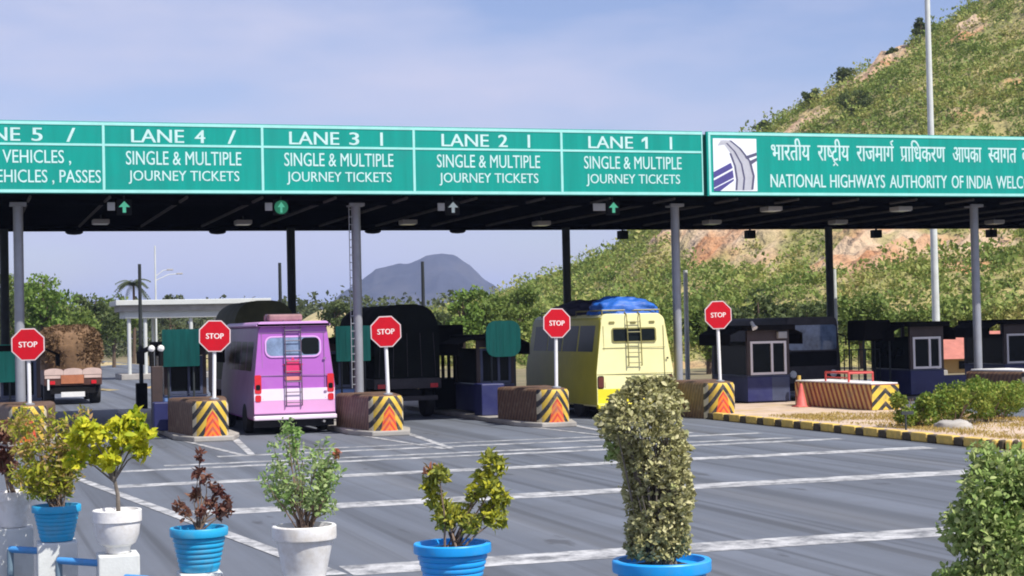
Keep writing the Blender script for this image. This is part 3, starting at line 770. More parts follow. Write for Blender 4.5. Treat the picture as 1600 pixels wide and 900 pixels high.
# ------------------------------------------------------------------ toll canopy
can = thing('toll_canopy', 'long dark flat toll plaza canopy on grey steel columns', 'canopy', (0, 46, 0))
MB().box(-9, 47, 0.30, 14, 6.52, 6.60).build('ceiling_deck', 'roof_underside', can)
MB().box(-9, 47, 0.20, 14.2, 8.28, 8.38).build('roof', 'roof_sheet', can)
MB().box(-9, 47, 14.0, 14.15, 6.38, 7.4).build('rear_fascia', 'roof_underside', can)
MB().box(-9, 47, 0.12, 0.28, 6.55, 8.36).build('front_fascia', 'fascia_green', can)
px_ = -8.5; i = 0
while px_ < 46:
    mb = MB(); mb.tube([(px_, 0.5, 6.48), (px_, 13.9, 6.48)], 0.045, 6)
    mb.build('joist', 'joist_paint', can); px_ += 2.05
for yy in (2.2, 13.0):
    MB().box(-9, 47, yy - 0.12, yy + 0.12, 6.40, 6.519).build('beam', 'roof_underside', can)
for (cx, lab) in ((1.49, 0), (10.9, 1), (20.94, 0), (31.57, 0)):
    mb = MB()
    mb.tube([(cx, 2.2, 0.14), (cx, 2.2, 6.45)], 0.135, 14)
    mb.box(cx - 0.26, cx + 0.26, 1.94, 2.46, 0.14, 0.19)
    mb.box(cx - 0.22, cx + 0.22, 1.98, 2.42, 6.36, 6.45)
    for a in range(4):
        dx, dy = math.cos(a * math.pi / 2), math.sin(a * math.pi / 2)
        mb.add([(cx + dx * .13, 2.2 + dy * .13, 0.19), (cx + dx * .25, 2.2 + dy * .25, 0.19), (cx + dx * .13, 2.2 + dy * .13, 0.7),
                (cx + dx * .13 - dy * .012, 2.2 + dy * .13 + dx * .012, 0.19), (cx + dx * .25 - dy * .012, 2.2 + dy * .25 + dx * .012, 0.19), (cx + dx * .13 - dy * .012, 2.2 + dy * .13 + dx * .012, 0.7)], [(0, 1, 2), (3, 5, 4), (0, 3, 4, 1), (1, 4, 5, 2), (0, 2, 5, 3)])
    c = mb.build('column', 'steel_grey', can, smooth=True)
    if lab:   # the ladder runs up this one
        mb = MB()
        for k in range(24): mb.box(cx - 0.21, cx - 0.12, 2.12, 2.15, 1.2 + k * 0.22, 1.225 + k * 0.22)
        mb.box(cx - 0.225, cx - 0.205, 2.12, 2.15, 1.1, 6.38)
        mb.build('ladder', 'steel_grey', can); c['label'] = 'column with climbing rungs up its side'
for cx in (1.36, 11.0, 21.25, 32.1):
    mb = MB(); mb.tube([(cx, 13.0, 0.14), (cx, 13.0, 6.40)], 0.15, 14); mb.box(cx - 0.25, cx + 0.25, 12.75, 13.25, 0.14, 0.19)
    c = mb.build('column', 'steel_dark', can, smooth=True); c['label'] = 'dark painted rear column'

# lane signs
DIV = [-0.62, 3.62, 7.84, 12.1, 16.49, 20.92]
ZB, ZT, ZR = 6.53, 8.44, 7.82
def sign_thing(name, label, x0, x1, w_line=0.06, row=True, group=None):
    t = thing(name, label, 'sign', (x0, 46, 0), 0, group); W = x1 - x0
    MB().box(0.0, W - (0.0 if row else 0.02), 0.0, 0.10, ZB, ZT).build('panel', 'sign_teal', t)
    mb = MB(); y0, y1 = -0.012, 0.004; e = 0.0 if row else 0.05; w_line = 0.034 if row else w_line
    mb.box(e, W - e, y0, y1, ZB + 0.02, ZB + 0.10); mb.box(e, W - e, y0, y1, ZT - 0.10, ZT - 0.02)
    mb.box(e, e + w_line, y0, y1, ZB + 0.102, ZT - 0.102); mb.box(W - e - w_line, W - e, y0, y1, ZB + 0.102, ZT - 0.102)
    if row: mb.box(e + w_line + .002, W - e - w_line - .002, y0, y1, ZR - 0.03, ZR + 0.03)
    mb.build('border', 'sign_line', t)
    return t
LINES = {
    5: ('FREE VEHICLES ,', 'LOCAL VEHICLES , PASSES', 1.28, 2.04), 4: ('SINGLE & MULTIPLE', 'JOURNEY TICKETS', 1.53, 1.47),
    3: ('SINGLE & MULTIPLE', 'JOURNEY TICKETS', 1.53, 1.47), 2: ('SINGLE & MULTIPLE', 'JOURNEY TICKETS', 1.53, 1.47), 1: ('SINGLE & MULTIPLE', 'JOURNEY TICKETS', 1.53, 1.47)}
SL = {5: 'green lane 5 sign mentioning free vehicles and passes', 4: 'green lane 4 sign for single and multiple journey tickets', 3: 'green lane 3 sign for single and multiple journey tickets',
      2: 'green lane 2 sign for single and multiple journey tickets', 1: 'green lane 1 sign next to the highways authority board'}
for i, ln in enumerate((5, 4, 3, 2, 1)):
    x0, x1 = DIV[i] + (0.0), DIV[i + 1]
    t = sign_thing('lane_sign', SL[ln], x0, x1, group='lane signs along the canopy edge')
    W = x1 - x0; c = W / 2; mb = MB(); y = -0.004
    text_mb(mb, 'LANE', c - 1.38, c + 0.0, 7.90, 8.25, y, bold=0.008)
    mb.build('lettering', 'sign_text', t); mb = MB()
    if ln > 1: text_mb(mb, str(ln), c + 0.30, c + 0.56, 7.90, 8.25, y, bold=0.012)
    else: mb.add([(c + u, y, z) for u, z in ((0.39, 7.90), (0.47, 7.90), (0.47, 8.25), (0.40, 8.25), (0.28, 8.17), (0.28, 8.09), (0.39, 8.15))], [(0, 1, 2, 3, 4, 5, 6)])
    mb.build('lane_number', 'sign_text', t); mb = MB()
    # the short stroke after the number (slanted on lanes 4 and 5)
    sl = 0.16 if ln >= 4 else 0.0
    mb.add([(c + 1.17, y, 7.89), (c + 1.245, y, 7.89), (c + 1.245 + sl, y, 8.26), (c + 1.17 + sl, y, 8.26)], [(0, 1, 2, 3)])
    mb.build('stroke', 'sign_text', t); mb = MB()
    a, b_, wa, wb_ = LINES[ln]
    text_mb(mb, a, c - wa, c + wa, 7.30 - (0.03 if ',' in a else 0), 7.67, y, bold=0.003)
    mb.build('lettering', 'sign_text', t); mb = MB()
    text_mb(mb, b_, c - wb_, c + wb_, 6.79 - (0.03 if ',' in b_ else 0), 7.15, y, bold=0.003)
    mb.build('lettering', 'sign_text', t)

t = sign_thing('authority_sign', 'long green board with road emblem naming the national highways authority', 21.06, 39.5, 0.07, row=False)
mb = MB()
X0, X1, Z0, Z1 = 0.20, 1.62, ZB + 0.14, ZT - 0.20
mb.box(X0, X1, -0.012, -0.001, Z0, Z1)
mb.build('emblem_plate', 'sign_white', t)
w_, h_ = X1 - X0, Z1 - Z0
def ep(pts, y): return [(X0 + u * w_, y, Z0 + v * h_) for u, v in pts]
mb = MB()
def poly(pts, y, m): mb.add(ep(pts, y), [tuple(range(len(pts)))], m)
def strip(L_, R_, y, m):
    n_ = len(L_); mb.add(ep(L_ + R_, y), [(i, i + 1, n_ + i + 1, n_ + i) for i in range(n_ - 1)], m)
Lc = [(0.10, 0.86), (0.26, 0.88), (0.40, 0.72), (0.50, 0.48), (0.54, 0.22), (0.52, 0.02)]
Rc = [(0.18, 0.96), (0.38, 0.95), (0.60, 0.80), (0.82, 0.56), (0.90, 0.28), (0.86, 0.02)]
strip(Lc, Rc, -0.014, 0)
mid = [((a[0] * .55 + b[0] * .45), (a[1] * .55 + b[1] * .45)) for a, b in zip(Lc, Rc)]
strip([(u - 0.02, v) for u, v in mid], [(u + 0.02, v) for u, v in mid], -0.016, 1)
strip([(u - 0.005, v + 0.01) for u, v in Rc], [(u + 0.045, v + 0.01) for u, v in Rc], -0.0165, 1)
strip([(u - 0.03, v) for u, v in Lc[2:]], [(u + 0.015, v) for u, v in Lc[2:]], -0.0165, 1)
poly([(0.0, 0.36), (0.40, 0.54), (0.44, 0.44), (0.0, 0.24)], -0.0145, 2)
poly([(0.0, 0.20), (0.44, 0.40), (0.46, 0.26), (0.0, 0.06)], -0.0145, 2)
poly([(0.0, 0.04), (0.0, 0.0), (0.14, 0.0), (0.46, 0.20), (0.46, 0.235)], -0.0145, 2)
poly([(0.72, 0.66), (1.0, 0.74), (1.0, 0.68), (0.76, 0.61)], -0.0147, 1)
poly([(0.82, 0.57), (1.0, 0.64), (1.0, 0.58), (0.86, 0.50)], -0.0147, 1)
mb.build('road_emblem', ['logo_grey', 'logo_dark', 'logo_blue'], t)
mb = MB(); ye = -0.004
def WX(px): return 21.0 + (px - 1100) * (32.0 - 21.0) / 500.0 - 21.06 + (px - 1100) / 500.0 * ((px - 1600) / 500.0) * -0.25
for wd, a, b_ in (('NATIONAL', 1195, 1278), ('HIGHWAYS', 1285, 1370), ('AUTHORITY', 1378, 1470), ('OF', 1478, 1497), ('INDIA', 1503, 1545), ('WELCOMES', 1552, 1640), ('YOU', 1650, 1682)):
    text_mb(mb, wd, WX(a), WX(b_), ZB + 0.26, ZB + 0.66, ye, bold=0.006); mb.build('english_lettering', 'sign_text', t); mb = MB()
mb = MB()
HINDI = [([('भारतीय', 1)], 1197, 1255, ()), ([('रा', 1), ('ष', 0.60), ('टीय', 1)], 1267, 1315, ('rakar',)), ([('राजमाग', 1)], 1327, 1385, ('reph',)),
         ([('पािधकरण', 1)], 1396, 1468, ('pra',)), ([('आपका', 1)], 1481, 1528, ()), ([('स', 0.62), ('वागत', 1)], 1540, 1587, ()), ([('करता', 1)], 1597, 1640, ()), ([('है', 1)], 1650, 1664, ())]
for pieces, a, b_, extra in HINDI:
    Vs, Fs, wdt = deva_pieces(pieces)
    if 'rakar' in extra: bar(Vs, Fs, (wdt * 0.50, 0.0), (wdt * 0.56, -0.10), 0.05); bar(Vs, Fs, (wdt * 0.56, -0.10), (wdt * 0.49, -0.2), 0.05); bar(Vs, Fs, (wdt * 0.56, -0.10), (wdt * 0.63, -0.2), 0.05)
    if 'reph' in extra:
        bar(Vs, Fs, (wdt * 0.97, 0.66), (wdt * 0.92, 0.78), 0.06); bar(Vs, Fs, (wdt * 0.92, 0.78), (wdt * 0.99, 0.86), 0.06)
    if 'pra' in extra: bar(Vs, Fs, (wdt * 0.085, 0.18), (wdt * 0.02, 0.04), 0.06)
    xa, xb = WX(a), WX(b_); sc = (xb - xa) / wdt; zs = 0.74
    for k, dx in enumerate((-0.009, 0, 0.009)):
        mb.add([(xa + x * sc + dx, ye - 0.0012 * k, ZB + 1.08 + y * zs) for x, y in Vs], Fs)
    mb.build('hindi_lettering', 'sign_text', t); mb = MB()
# filler green board beyond the authority sign
MB().box(39.55, 47, 46.0, 46.1, ZB, ZT).build('blank_sign', 'sign_teal', label='plain green end panel past the authority board', cat='sign')

# lights under the canopy
LUM = [(4.13, 54.0, 'over lane five'), (8.61, 54.4, 'above the purple bus lane'), (14.06, 54.4, 'above the dark covered truck'), (18.96, 55.1, 'above the yellow bus lane'), (25.12, 54.6, 'above the white framed booth'),
       (24.28, 48.3, 'close behind the authority board emblem'), (30.15, 54.7, 'above the dark parked bus'), (28.86, 48.2, 'close behind the middle of the authority board'), (36.77, 54.8, 'beside the last grey column')]
first = None
for (x, y, w) in LUM:
    lb = 'small grey box light under the canopy ' + w
    if first is None:
        first = thing('ceiling_light', lb, 'light', (x, y, 6.24), 0, 'box lights under the canopy')
        MB().box(-0.25, 0.25, -0.3, 0.3, 0.0, 0.14).build('housing', 'luminaire', first, bevel=0.02)
        MB().box(-0.21, 0.21, -0.26, 0.26, -0.012, -0.001).build('diffuser', 'luminaire_glass', first)
        MB().tube([(0, 0, 0.14), (0, 0, 0.28)], 0.03, 8).build('stem', 'steel_dark', first)
    else: dup(first, (x, y, 6.24), 0, lb)

# lane signals under the canopy edge
def lane_signal(x, kind, lb, label_plate):
    t = thing('lane_signal', lb, 'lane signal', (x, 46.5, 6.0), 0, 'lane signals under the canopy edge')
    MB().box(-0.20, 0.20, 0, 0.14, 0.0, 0.42).build('housing', 'black_plastic', t, bevel=0.015)
    MB().tube([(0, 0.07, 0.42), (0, 0.07, 0.53)], 0.02, 8).build('bracket', 'steel_dark', t)
    mb = MB()
    if kind == 'disc':
        mb.lathe([(0.19, 0), (0.19, -0.01)], (0, -0.004, 0.21), 24, 'y'); mb.build('disc', 'signal_disc', t); mb = MB()
    s = 0.7 if kind == 'disc' else 1.0
    pts = [(-0.045 * s, 0.06), (0.045 * s, 0.06), (0.045 * s, 0.21), (0.15 * s, 0.21), (0, 0.36 + 0.03 * (s - 0.7)), (-0.15 * s, 0.21), (-0.045 * s, 0.21)]
    mb.prism(pts, -0.022, -0.016)
    mb.build('arrow', 'signal_pale' if kind == 'pale' else 'signal_lit', t)
    if label_plate:
        MB().box(-0.62 if label_plate > 1 else -0.44, -0.24, 0.02, 0.08, 0.12, 0.34).build('plate', 'luminaire', t, bevel=0.01)
lane_signal(4.18, 'lit', 'lit green arrow signal under the lane 4 sign', 1)
lane_signal(8.42, 'disc', 'green disc arrow signal under the lane 3 sign', 1)
lane_signal(13.35, 'pale', 'pale arrow signal under the lane 2 sign', 1)
lane_signal(18.25, 'lit', 'green arrow signal with a wide grey plate under the lane 1 sign', 2)

# dark boxes hanging from the rear edge
first = None
for (x, w) in ((23.9, 'just above the yellow bus lane'), (29.22, 'over the white framed booth'), (34.77, 'beside the thin pale mast'), (40.09, 'past the last grey column')):
    lb = 'black box hanging from the canopy rear edge ' + w
    if first is None:
        first = thing('camera_box', lb, 'camera', (x, 60.0, 6.02), 0, 'black boxes on the canopy rear edge')
        MB().box(-0.17, 0.17, -0.18, 0.18, 0, 0.32).build('housing', 'black_plastic', first, bevel=0.02)
        MB().tube([(0, 0, 0.32), (0, 0, 0.40)], 0.04, 8).build('stem', 'black_plastic', first)
        MB().lathe([(0.07, 0), (0.07, -0.02)], (0, -0.181, 0.14), 14, 'y').build('lens', 'glass_dark', first)
    else: dup(first, (x, 60.0, 6.02), 0, lb)
first = None
for (x, w) in ((3.7, 'in line with the hay truck'), (8.6, 'over the purple bus'), (14.2, 'just right of the rung column'), (17.4, 'over the green hill foot tree')):
    lb = 'flat black dome light under the canopy rear edge ' + w
    o = MB().lathe([(0.30, 0.10), (0.30, 0.05), (0.22, 0.0), (0.05, -0.02)], (0, 0, 0), 18).build('dome_light', 'black_plastic', loc=(x, 60.05, 6.28), smooth=True, label=lb, cat='light', group='dome lights on the canopy rear edge') if first is None else dup(first, (x, 60.05, 6.28), 0, lb)
    first = first or o

# ------------------------------------------------------------------ barriers and stop signs
def barrier(nx, ny, lb, rot=0.0, first=None):
    t = thing('island_barrier', lb, 'barrier', (nx, ny, 0.0), rot, 'striped barrier noses of the lanes')
    n_ = 11; H = 1.06
    def plan(sc, back):
        return [(-0.80, back), (-0.455, 0.42)] + [(0.455 * sc * math.sin(R(-80 + 16 * k)), 0.40 - 0.40 * math.cos(R(-80 + 16 * k))) for k in range(n_)] + [(0.455, 0.42), (0.80, back)]
    B = plan(1, 2.9)
    sides = B
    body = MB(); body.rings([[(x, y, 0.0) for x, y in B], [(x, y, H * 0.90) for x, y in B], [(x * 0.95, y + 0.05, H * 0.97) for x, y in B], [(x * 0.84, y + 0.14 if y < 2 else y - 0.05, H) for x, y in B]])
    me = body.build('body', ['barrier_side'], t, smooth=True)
    # painted front: a thin skin over the nose
    F_ = plan(1, 2.9)[1:-1]
    sk = MB(); rr_ = [[(x * 1.012, y - 0.006, z) for x, y in F_] for z in (0.004, 0.4, 0.8, H * 0.90)] + [[(x * 0.965, y + 0.042, H * 0.975) for x, y in F_]]
    nn = len(F_); vs = [p for q in rr_ for p in q]; fs = []
    for i in range(len(rr_) - 1):
        for k in range(nn - 1): fs.append((i * nn + k, i * nn + k + 1, (i + 1) * nn + k + 1, (i + 1) * nn + k))
    sk.add(vs, fs); sk.build('painted_nose', 'barrier_front', t, smooth=True)
    return t
BL = ['striped barrier nose half hidden behind the yellow leaved pot plants', 'striped barrier nose just left of the purple bus', 'striped barrier nose between the purple bus and the dark truck',
      'striped barrier nose just left of the yellow bus', 'striped barrier nose at the end of the yellow and black kerb']
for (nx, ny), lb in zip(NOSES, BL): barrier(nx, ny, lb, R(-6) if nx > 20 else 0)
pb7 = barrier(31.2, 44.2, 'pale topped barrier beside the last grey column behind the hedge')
MB().prism([(-0.70, 2.8), (-0.36, 0.5), (0.36, 0.5), (0.70, 2.8)], 1.064, 1.12, 'z').build('cap', 'white_paint', pb7, bevel=0.015)

def stop_sign(x, y, zc, zb, lb, first):
    rs_ = random.Random(int(x * 100)); t = thing('stop_sign', lb, 'stop sign', (x, y, zb), R(rs_.uniform(-7, 7)), 'stop signs on the barrier noses')
    hgt = zc - zb; t.rotation_euler[1] = R(rs_.uniform(-1.6, 1.6))
    MB().tube([(0, 0, -0.06), (0, 0, hgt + 0.3)], 0.05, 12).build('post', 'white_paint', t, smooth=True)
    MB().lathe([(0.13, 0), (0.13, 0.03), (0.06, 0.05)], (0, 0, -0.01), 14).build('base_plate', 'steel_grey', t)
    oc = [(0.44 * math.cos(R(22.5 + 45 * k)), hgt + 0.44 * math.sin(R(22.5 + 45 * k))) for k in range(8)]
    MB().prism(oc, -0.085, -0.06).build('border', 'stop_rim', t)
    oc = [(0.41 * math.cos(R(22.5 + 45 * k)), hgt + 0.41 * math.sin(R(22.5 + 45 * k))) for k in range(8)]
    f = MB().prism(oc, -0.089, -0.0855).build('face', 'stop_red', t)
    mb = MB(); text_mb(mb, 'STOP', -0.225, 0.225, hgt - 0.07, hgt + 0.07, -0.091, bold=0.004)
    mb.build('lettering', 'stop_letters', f)
    return t
SLB = ['red stop sign in front of the first grey column near the hay truck', 'red stop sign between the green board and the purple bus', 'red stop sign in front of the dark covered truck',
       'red stop sign overlapping the yellow bus windows', 'red stop sign beside the white framed booth']
for (x, y, z), lb, (nx, ny) in zip([(1.60, 44.8, 2.59), (6.18, 44.3, 2.70), (10.64, 43.62, 2.72), (15.59, 44.35, 2.85), (20.87, 45.05, 2.99)], SLB, NOSES):
    stop_sign(x, y, z, 1.07, lb, None)

# low broad barrier on the median
t = thing('median_barrier', 'low broad barrier with red slanted side stripes and black chevrons on yellow', 'barrier', (25.25, 43.3, 0.15))
P_ = [(-0.45, 0.0), (0.45, 0.0), (0.62, 4.4), (-0.62, 4.4)]
MB().prism(P_, 0.0, 0.74, 'z').build('body', 'barrier_side_low', t, bevel=0.03)
MB().box(-0.44, 0.44, -0.012, -0.003, 0.01, 0.72).build('painted_nose', 'barrier_front_low', t)
MB().prism([(-0.44, 0.03), (0.44, 0.03), (0.61, 4.36), (-0.61, 4.36)], 0.743, 0.78, 'z').build('cap', 'white_paint', t, bevel=0.012)
t = thing('barricade', 'red pipe barricade lying across the median barrier top', 'barricade', (25.2, 44.6, 0.935))
for yy in (0.0, 1.4):
    mb = MB(); mb.tube([(-0.4, yy, 0), (-0.4, yy, 0.28)], 0.03, 8); mb.tube([(0.4, yy, 0), (0.4, yy, 0.28)], 0.03, 8); mb.tube([(-0.4, yy, 0.26), (0.4, yy, 0.26)], 0.03, 8)
    mb.build('end_frame', 'barrel_red', t, smooth=True)
for xx in (-0.4, 0.4): MB().tube([(xx, 0, 0.27), (xx, 1.4, 0.27)], 0.03, 8).build('rail', 'barrel_red', t, smooth=True)
MB().tube([(-0.4, 0, 0.12), (-0.4, 1.4, 0.12)], 0.02, 8).build('rail', 'barrel_red', t, smooth=True)
t = thing('traffic_cone', 'faded red traffic cone at the rear corner of the median barrier', 'cone', (24.28, 46.6, 0.15))
MB().lathe([(0.20, 0.03), (0.17, 0.06), (0.04, 0.70), (0.025, 0.71)], n=20).build('cone', 'cone_red', t, smooth=True)
MB().box(-0.23, 0.23, -0.23, 0.23, 0, 0.035).build('base', 'cone_red', t, bevel=0.02)

# ------------------------------------------------------------------ booths
def booth(x, y, lb, w=1.25, d=2.4, z0=0.14, style='right', base='booth_blue', h=2.6):
    t = thing('toll_booth', lb, 'toll booth', (x, y, z0), 0, 'toll booths on the islands')
    hw = w / 2
    MB().box(-hw, hw, 0, d, 0.05, 0.86).build('base', base, t, bevel=0.015)
    MB().box(-hw - 0.03, hw + 0.03, -0.03, d + 0.03, 0.862, 0.90).build('counter', 'booth_slate', t)
    for px, py in ((-hw + .05, .05), (hw - .05, .05), (-hw + .05, d - .05), (hw - .05, d - .05)): MB().box(px - .05, px + .05, py - .05, py + .05, 0.90, h - 0.25).build('corner_post', 'booth_brown', t)
    MB().box(-hw, hw, -0.005, 0.05, 2.02, h - 0.25).build('header', 'booth_brown', t)
    MB().box(-hw - 0.12, hw + 0.12, -0.25, d + 0.2, h - 0.25, h - 0.08).build('roof', 'awning_dark', t, bevel=0.02)
    wf = MB(); x0, x1, za, zb = -hw + 0.11, hw - 0.11, 0.92, 2.0; f = 0.075
    wf.box(x0, x1, -0.02, 0.03, za, za + f); wf.box(x0, x1, -0.02, 0.03, zb - f, zb)
    xm = x0 + (x1 - x0) * 0.60
    for xx in (x0, xm - f / 2, x1 - f): wf.box(xx, xx + f, -0.02, 0.03, za + f, zb - f)
    wf.build('window_frame', 'booth_white' if style == 'right' else 'booth_slate', t)
    MB().box(x0 + f, x1 - f, 0.032, 0.04, za + f, zb - f).build('window', 'glass_dark', t)
    for sx in (-1, 1):
        MB().box(sx * (hw - 0.02) - 0.006, sx * (hw - 0.02) + 0.006, 0.12, d - 0.12, 0.92, 2.0).build('side_window', 'glass_dark', t)
    # side awnings over the serving windows
    for sx in (-1, 1):
        mb = MB(); a = sx * (hw + 0.01); b_ = sx * (hw + 0.55)
        mb.prism([(a, h - 0.12), (b_, h - 0.36), (b_, h - 0.72), (b_ - sx * 0.02, h - 0.72), (b_ - sx * 0.02, h - 0.39), (a, h - 0.16)], 0.1, d - 0.1)
        mb.build('awning', 'awning_dark', t)
    return t
B1 = booth(24.75, 49.7, 'toll booth with white window frame and blue base behind the median barrier', 1.5, 2.6)
o = MB().box(-0.76, 0.10, -0.012, -0.004, 0.08, 0.84).build('base_panel', 'booth_blue', B1)
MB().box(0.104, 0.72, -0.012, -0.004, 0.08, 0.84).build('base_panel', 'booth_slate', B1)
MB().tube([(-0.62, -0.1, 2.62), (-0.62, -0.22, 2.5), (-0.6, -0.3, 2.42)], [0.05, 0.07, 0.10], 12).build('lamp', 'white_paint', B1, smooth=True)
MB().box(0.30, 0.62, -0.16, 0.0, 2.08, 2.3).build('air_conditioner', 'luminaire', B1, bevel=0.02)
o = MB().tube([(0, 0, 0), (0, 0, 0.86)], 0.06, 12).box(-0.1, 0.1, -0.1, 0.1, 0, 0.03).build('bollard', 'kerb_yellow', loc=(25.62, 49.3, 0.15), label='thin yellow bollard at the right corner of the white framed booth', cat='bollard')
MB().box(-0.6, 0.9, 0, 0.3, 0, 0.78).build('low_wall', 'booth_blue', loc=(32.6, 51.2, 0.004), bevel=0.03, label='low navy wall between the second booth and the tall pale mast', cat='wall')
t = thing('guard_rail', 'row of thin dark rail posts in the gap beside the dark canvas awning', 'rail', (29.1, 52.6, 0.004))
for k in range(6): MB().tube([(k * 0.28, 0, 0), (k * 0.28, 0, 1.75)], 0.022, 6).build('post', 'steel_dark', t)
MB().tube([(0, 0, 1.72), (1.4, 0, 1.72)], 0.022, 6).build('rail', 'steel_dark', t)
booth(31.15, 50.6, 'blue based toll booth with white window frame left of the tall pale mast', 1.3, 2.6, base='booth_blue')
booth(36.8, 53.2, 'toll booth with dark awning over the red tiled house at the picture edge', 1.7, 2.6)
t = thing('awning_frame', 'dark canvas awning on thin posts beside the second blue booth', 'awning', (29.75, 51.4, 0.0))
MB().prism([(-0.5, 2.75), (0.5, 2.75), (0.62, 2.05), (-0.55, 2.05)], 0, 1.2).build('canvas', 'awning_dark', t, bevel=0.05)
for xx in (-0.5, 0.5):
    for yy in (0.1, 1.1): MB().tube([(xx, yy, 0), (xx, yy, 2.1)], 0.035, 8).build('post', 'steel_dark', t)
LBS = ['dark toll booth with blue base behind the first barrier nose', 'toll booth with pale blue base behind the second barrier nose', 'toll booth with blue base half hidden behind the purple bus', 'toll booth with blue base between the dark truck and the yellow bus']
for (x, y), lb, bs in zip([(1.5, 50.2), (6.07, 49.3), (10.75, 50.6), (15.55, 49.8)], LBS, ('booth_slate', 'booth_pale_blue', 'booth_pale_blue', 'booth_blue')):
    booth(x, y, lb, 1.2, 2.4, style='left', base=bs, h=2.5)

def green_board(x, y, zc, lb, w=1.05, h=1.06, rounded=False):
    t = thing('green_board', lb, 'notice board', (x, y, 0.14), 0, 'green notice boards on the islands')
    zc -= 0.14
    if rounded: pl = rrect(-w / 2, w / 2, zc - h / 2, zc + h / 2, 0.3, 4)
    else: pl = rrect(-w / 2, w / 2, zc - h / 2, zc + h / 2, 0.03, 2)
    MB().prism(pl, -0.02, 0.02).build('panel', 'board_green', t)
    mb = MB()
    for k in range(5): xx = -w / 2 + w * (k + 0.5) / 5; mb.box(xx - 0.012, xx + 0.012, -0.034, -0.0205, zc - h / 2 + 0.12, zc + h / 2 - 0.12)
    mb.build('ribs', 'board_green', t)
    for sx in (-1, 1): MB().tube([(sx * w * 0.34, 0.05, 0), (sx * w * 0.34, 0.05, zc)], 0.03, 8).build('post', 'steel_dark', t)
green_board(5.92, 49.0, 2.38, 'green board with vertical ribs left of the second stop sign')
green_board(11.15, 50.0, 2.38, 'green board squeezed between the purple bus and the rung column')
green_board(15.72, 49.5, 2.42, 'rounded corner green board above the blue booth by the yellow bus', 1.1, 1.1, True)
green_board(0.95, 50.0, 2.05, 'green board at the view edge beside the first grey column', 0.9)

# brown post with two white camera heads, dark cabinets, gate poles
t = thing('camera_post', 'brown post carrying two white camera heads near the green board', 'camera post', (5.16, 48.4, 0.14))
MB().box(-0.15, 0.15, -0.12, 0.12, 0, 1.75).build('post', 'booth_brown', t, bevel=0.02)
for sx in (-0.13, 0.13):
    MB().tube([(sx, 0, 1.75), (sx, 0, 2.18)], 0.07, 10).build('arm', 'black_plastic', t)
    MB().lathe([(0.02, -0.10), (0.085, -0.06), (0.10, 0.0), (0.07, 0.07), (0.02, 0.1)], (sx, -0.02, 2.24), 14, 'y').build('camera_head', 'white_paint', t, smooth=True)
o = MB().box(-0.24, 0.24, -0.24, 0.24, 0, 0.78).build('cabinet', 'booth_blue', loc=(5.18, 47.4, 0.14), bevel=0.03, label='dark blue metal cabinet on the island left of the second barrier', cat='cabinet')
o = MB().box(-0.36, 0.36, -0.4, 0.4, 0, 0.95).build('cabinet', 'booth_blue', loc=(15.05, 48.9, 0.14), bevel=0.03, label='navy metal cabinet in front of the rounded green board', cat='cabinet')
t = thing('kiosk', 'black slatted kiosk standing right of the dark covered truck', 'kiosk', (15.1, 53.4, 0.14))
MB().box(-0.5, 0.5, 0, 1.4, 2.0, 2.75).build('roof', 'awning_dark', t, bevel=0.04)
MB().box(-0.5, 0.5, 0, 1.4, 0, 1.0).build('base', 'black_plastic', t)
mb = MB()
for k in range(5): mb.box(-0.46 + k * 0.2, -0.36 + k * 0.2, 0.02, 0.08, 1.0, 2.0)
mb.build('slats', 'black_plastic', t)

first = None
for (x, y, h, w) in ((6.27, 64, 5.35, 'standing left of the green board past the canopy'), (11.49, 64, 5.42, 'beside the dark rear column over the purple bus'), (17.09, 64, 5.54, 'in front of the blue mountain')):
    lb = 'thin dark gate pole ' + w
    if first is None:
        first = thing('gate_pole', lb, 'pole', (x, y, 0), 0, 'gate poles beyond the canopy')
        MB().tube([(0, 0, 0), (0, 0, 5.4)], [0.085, 0.06], 10).build('pole', 'steel_dark', first, smooth=True)  # same kind as the pale poles; unlit look put into the dark colour
        MB().box(-0.2, 0.2, -0.2, 0.2, 0, 1.0).build('gate_motor', 'black_plastic', first, bevel=0.03)
    else: dup(first, (x, y, 0), 0, lb)
first = None
for (x, y, w) in ((34.6, 63.2, 'rising in front of the dark rear column by the dark bus'), (27.55, 62.5, 'close to the right of the third grey column')):
    lb = 'thin pale pole ' + w
    if first is None:
        first = thing('pale_pole', lb, 'pole', (x, y, 0), 0, 'thin pale poles beyond the canopy')
        MB().tube([(0, 0, 0), (0, 0, 4.9)], [0.10, 0.085], 12).build('pole', 'pole_pale', first, smooth=True)  # same kind as the dark poles; sunlit look put into the paler colour
        MB().box(-0.2, 0.2, -0.2, 0.2, 0, 0.06).build('base_plate', 'steel_grey', first)
    else: dup(first, (x, y, 0), 0, lb)
t = thing('light_mast', 'tall pale steel mast rising above the canopy in front of the hill', 'mast', (44.0, 70.6, 0))
MB().tube([(0, 0, 0), (0, 0, 12), (0, 0, 24)], [0.19, 0.15, 0.10], 14).build('pole', 'pole_pale', t, smooth=True)
MB().lathe([(0.5, 23.6), (0.55, 23.8), (0.5, 24.0)], n=16).build('ring', 'steel_grey', t)
MB().box(-0.35, 0.35, -0.35, 0.35, 0, 0.3).build('base', 'concrete', t, bevel=0.03)
x, y = LD(243, 126)
t = thing('street_lamp', 'pale twin armed street lamp above the white shelter', 'street lamp', (x, y, 0))
MB().tube([(0, 0, 0), (0, 0, 9.4)], [0.08, 0.05], 8).build('pole', 'pole_pale', t)
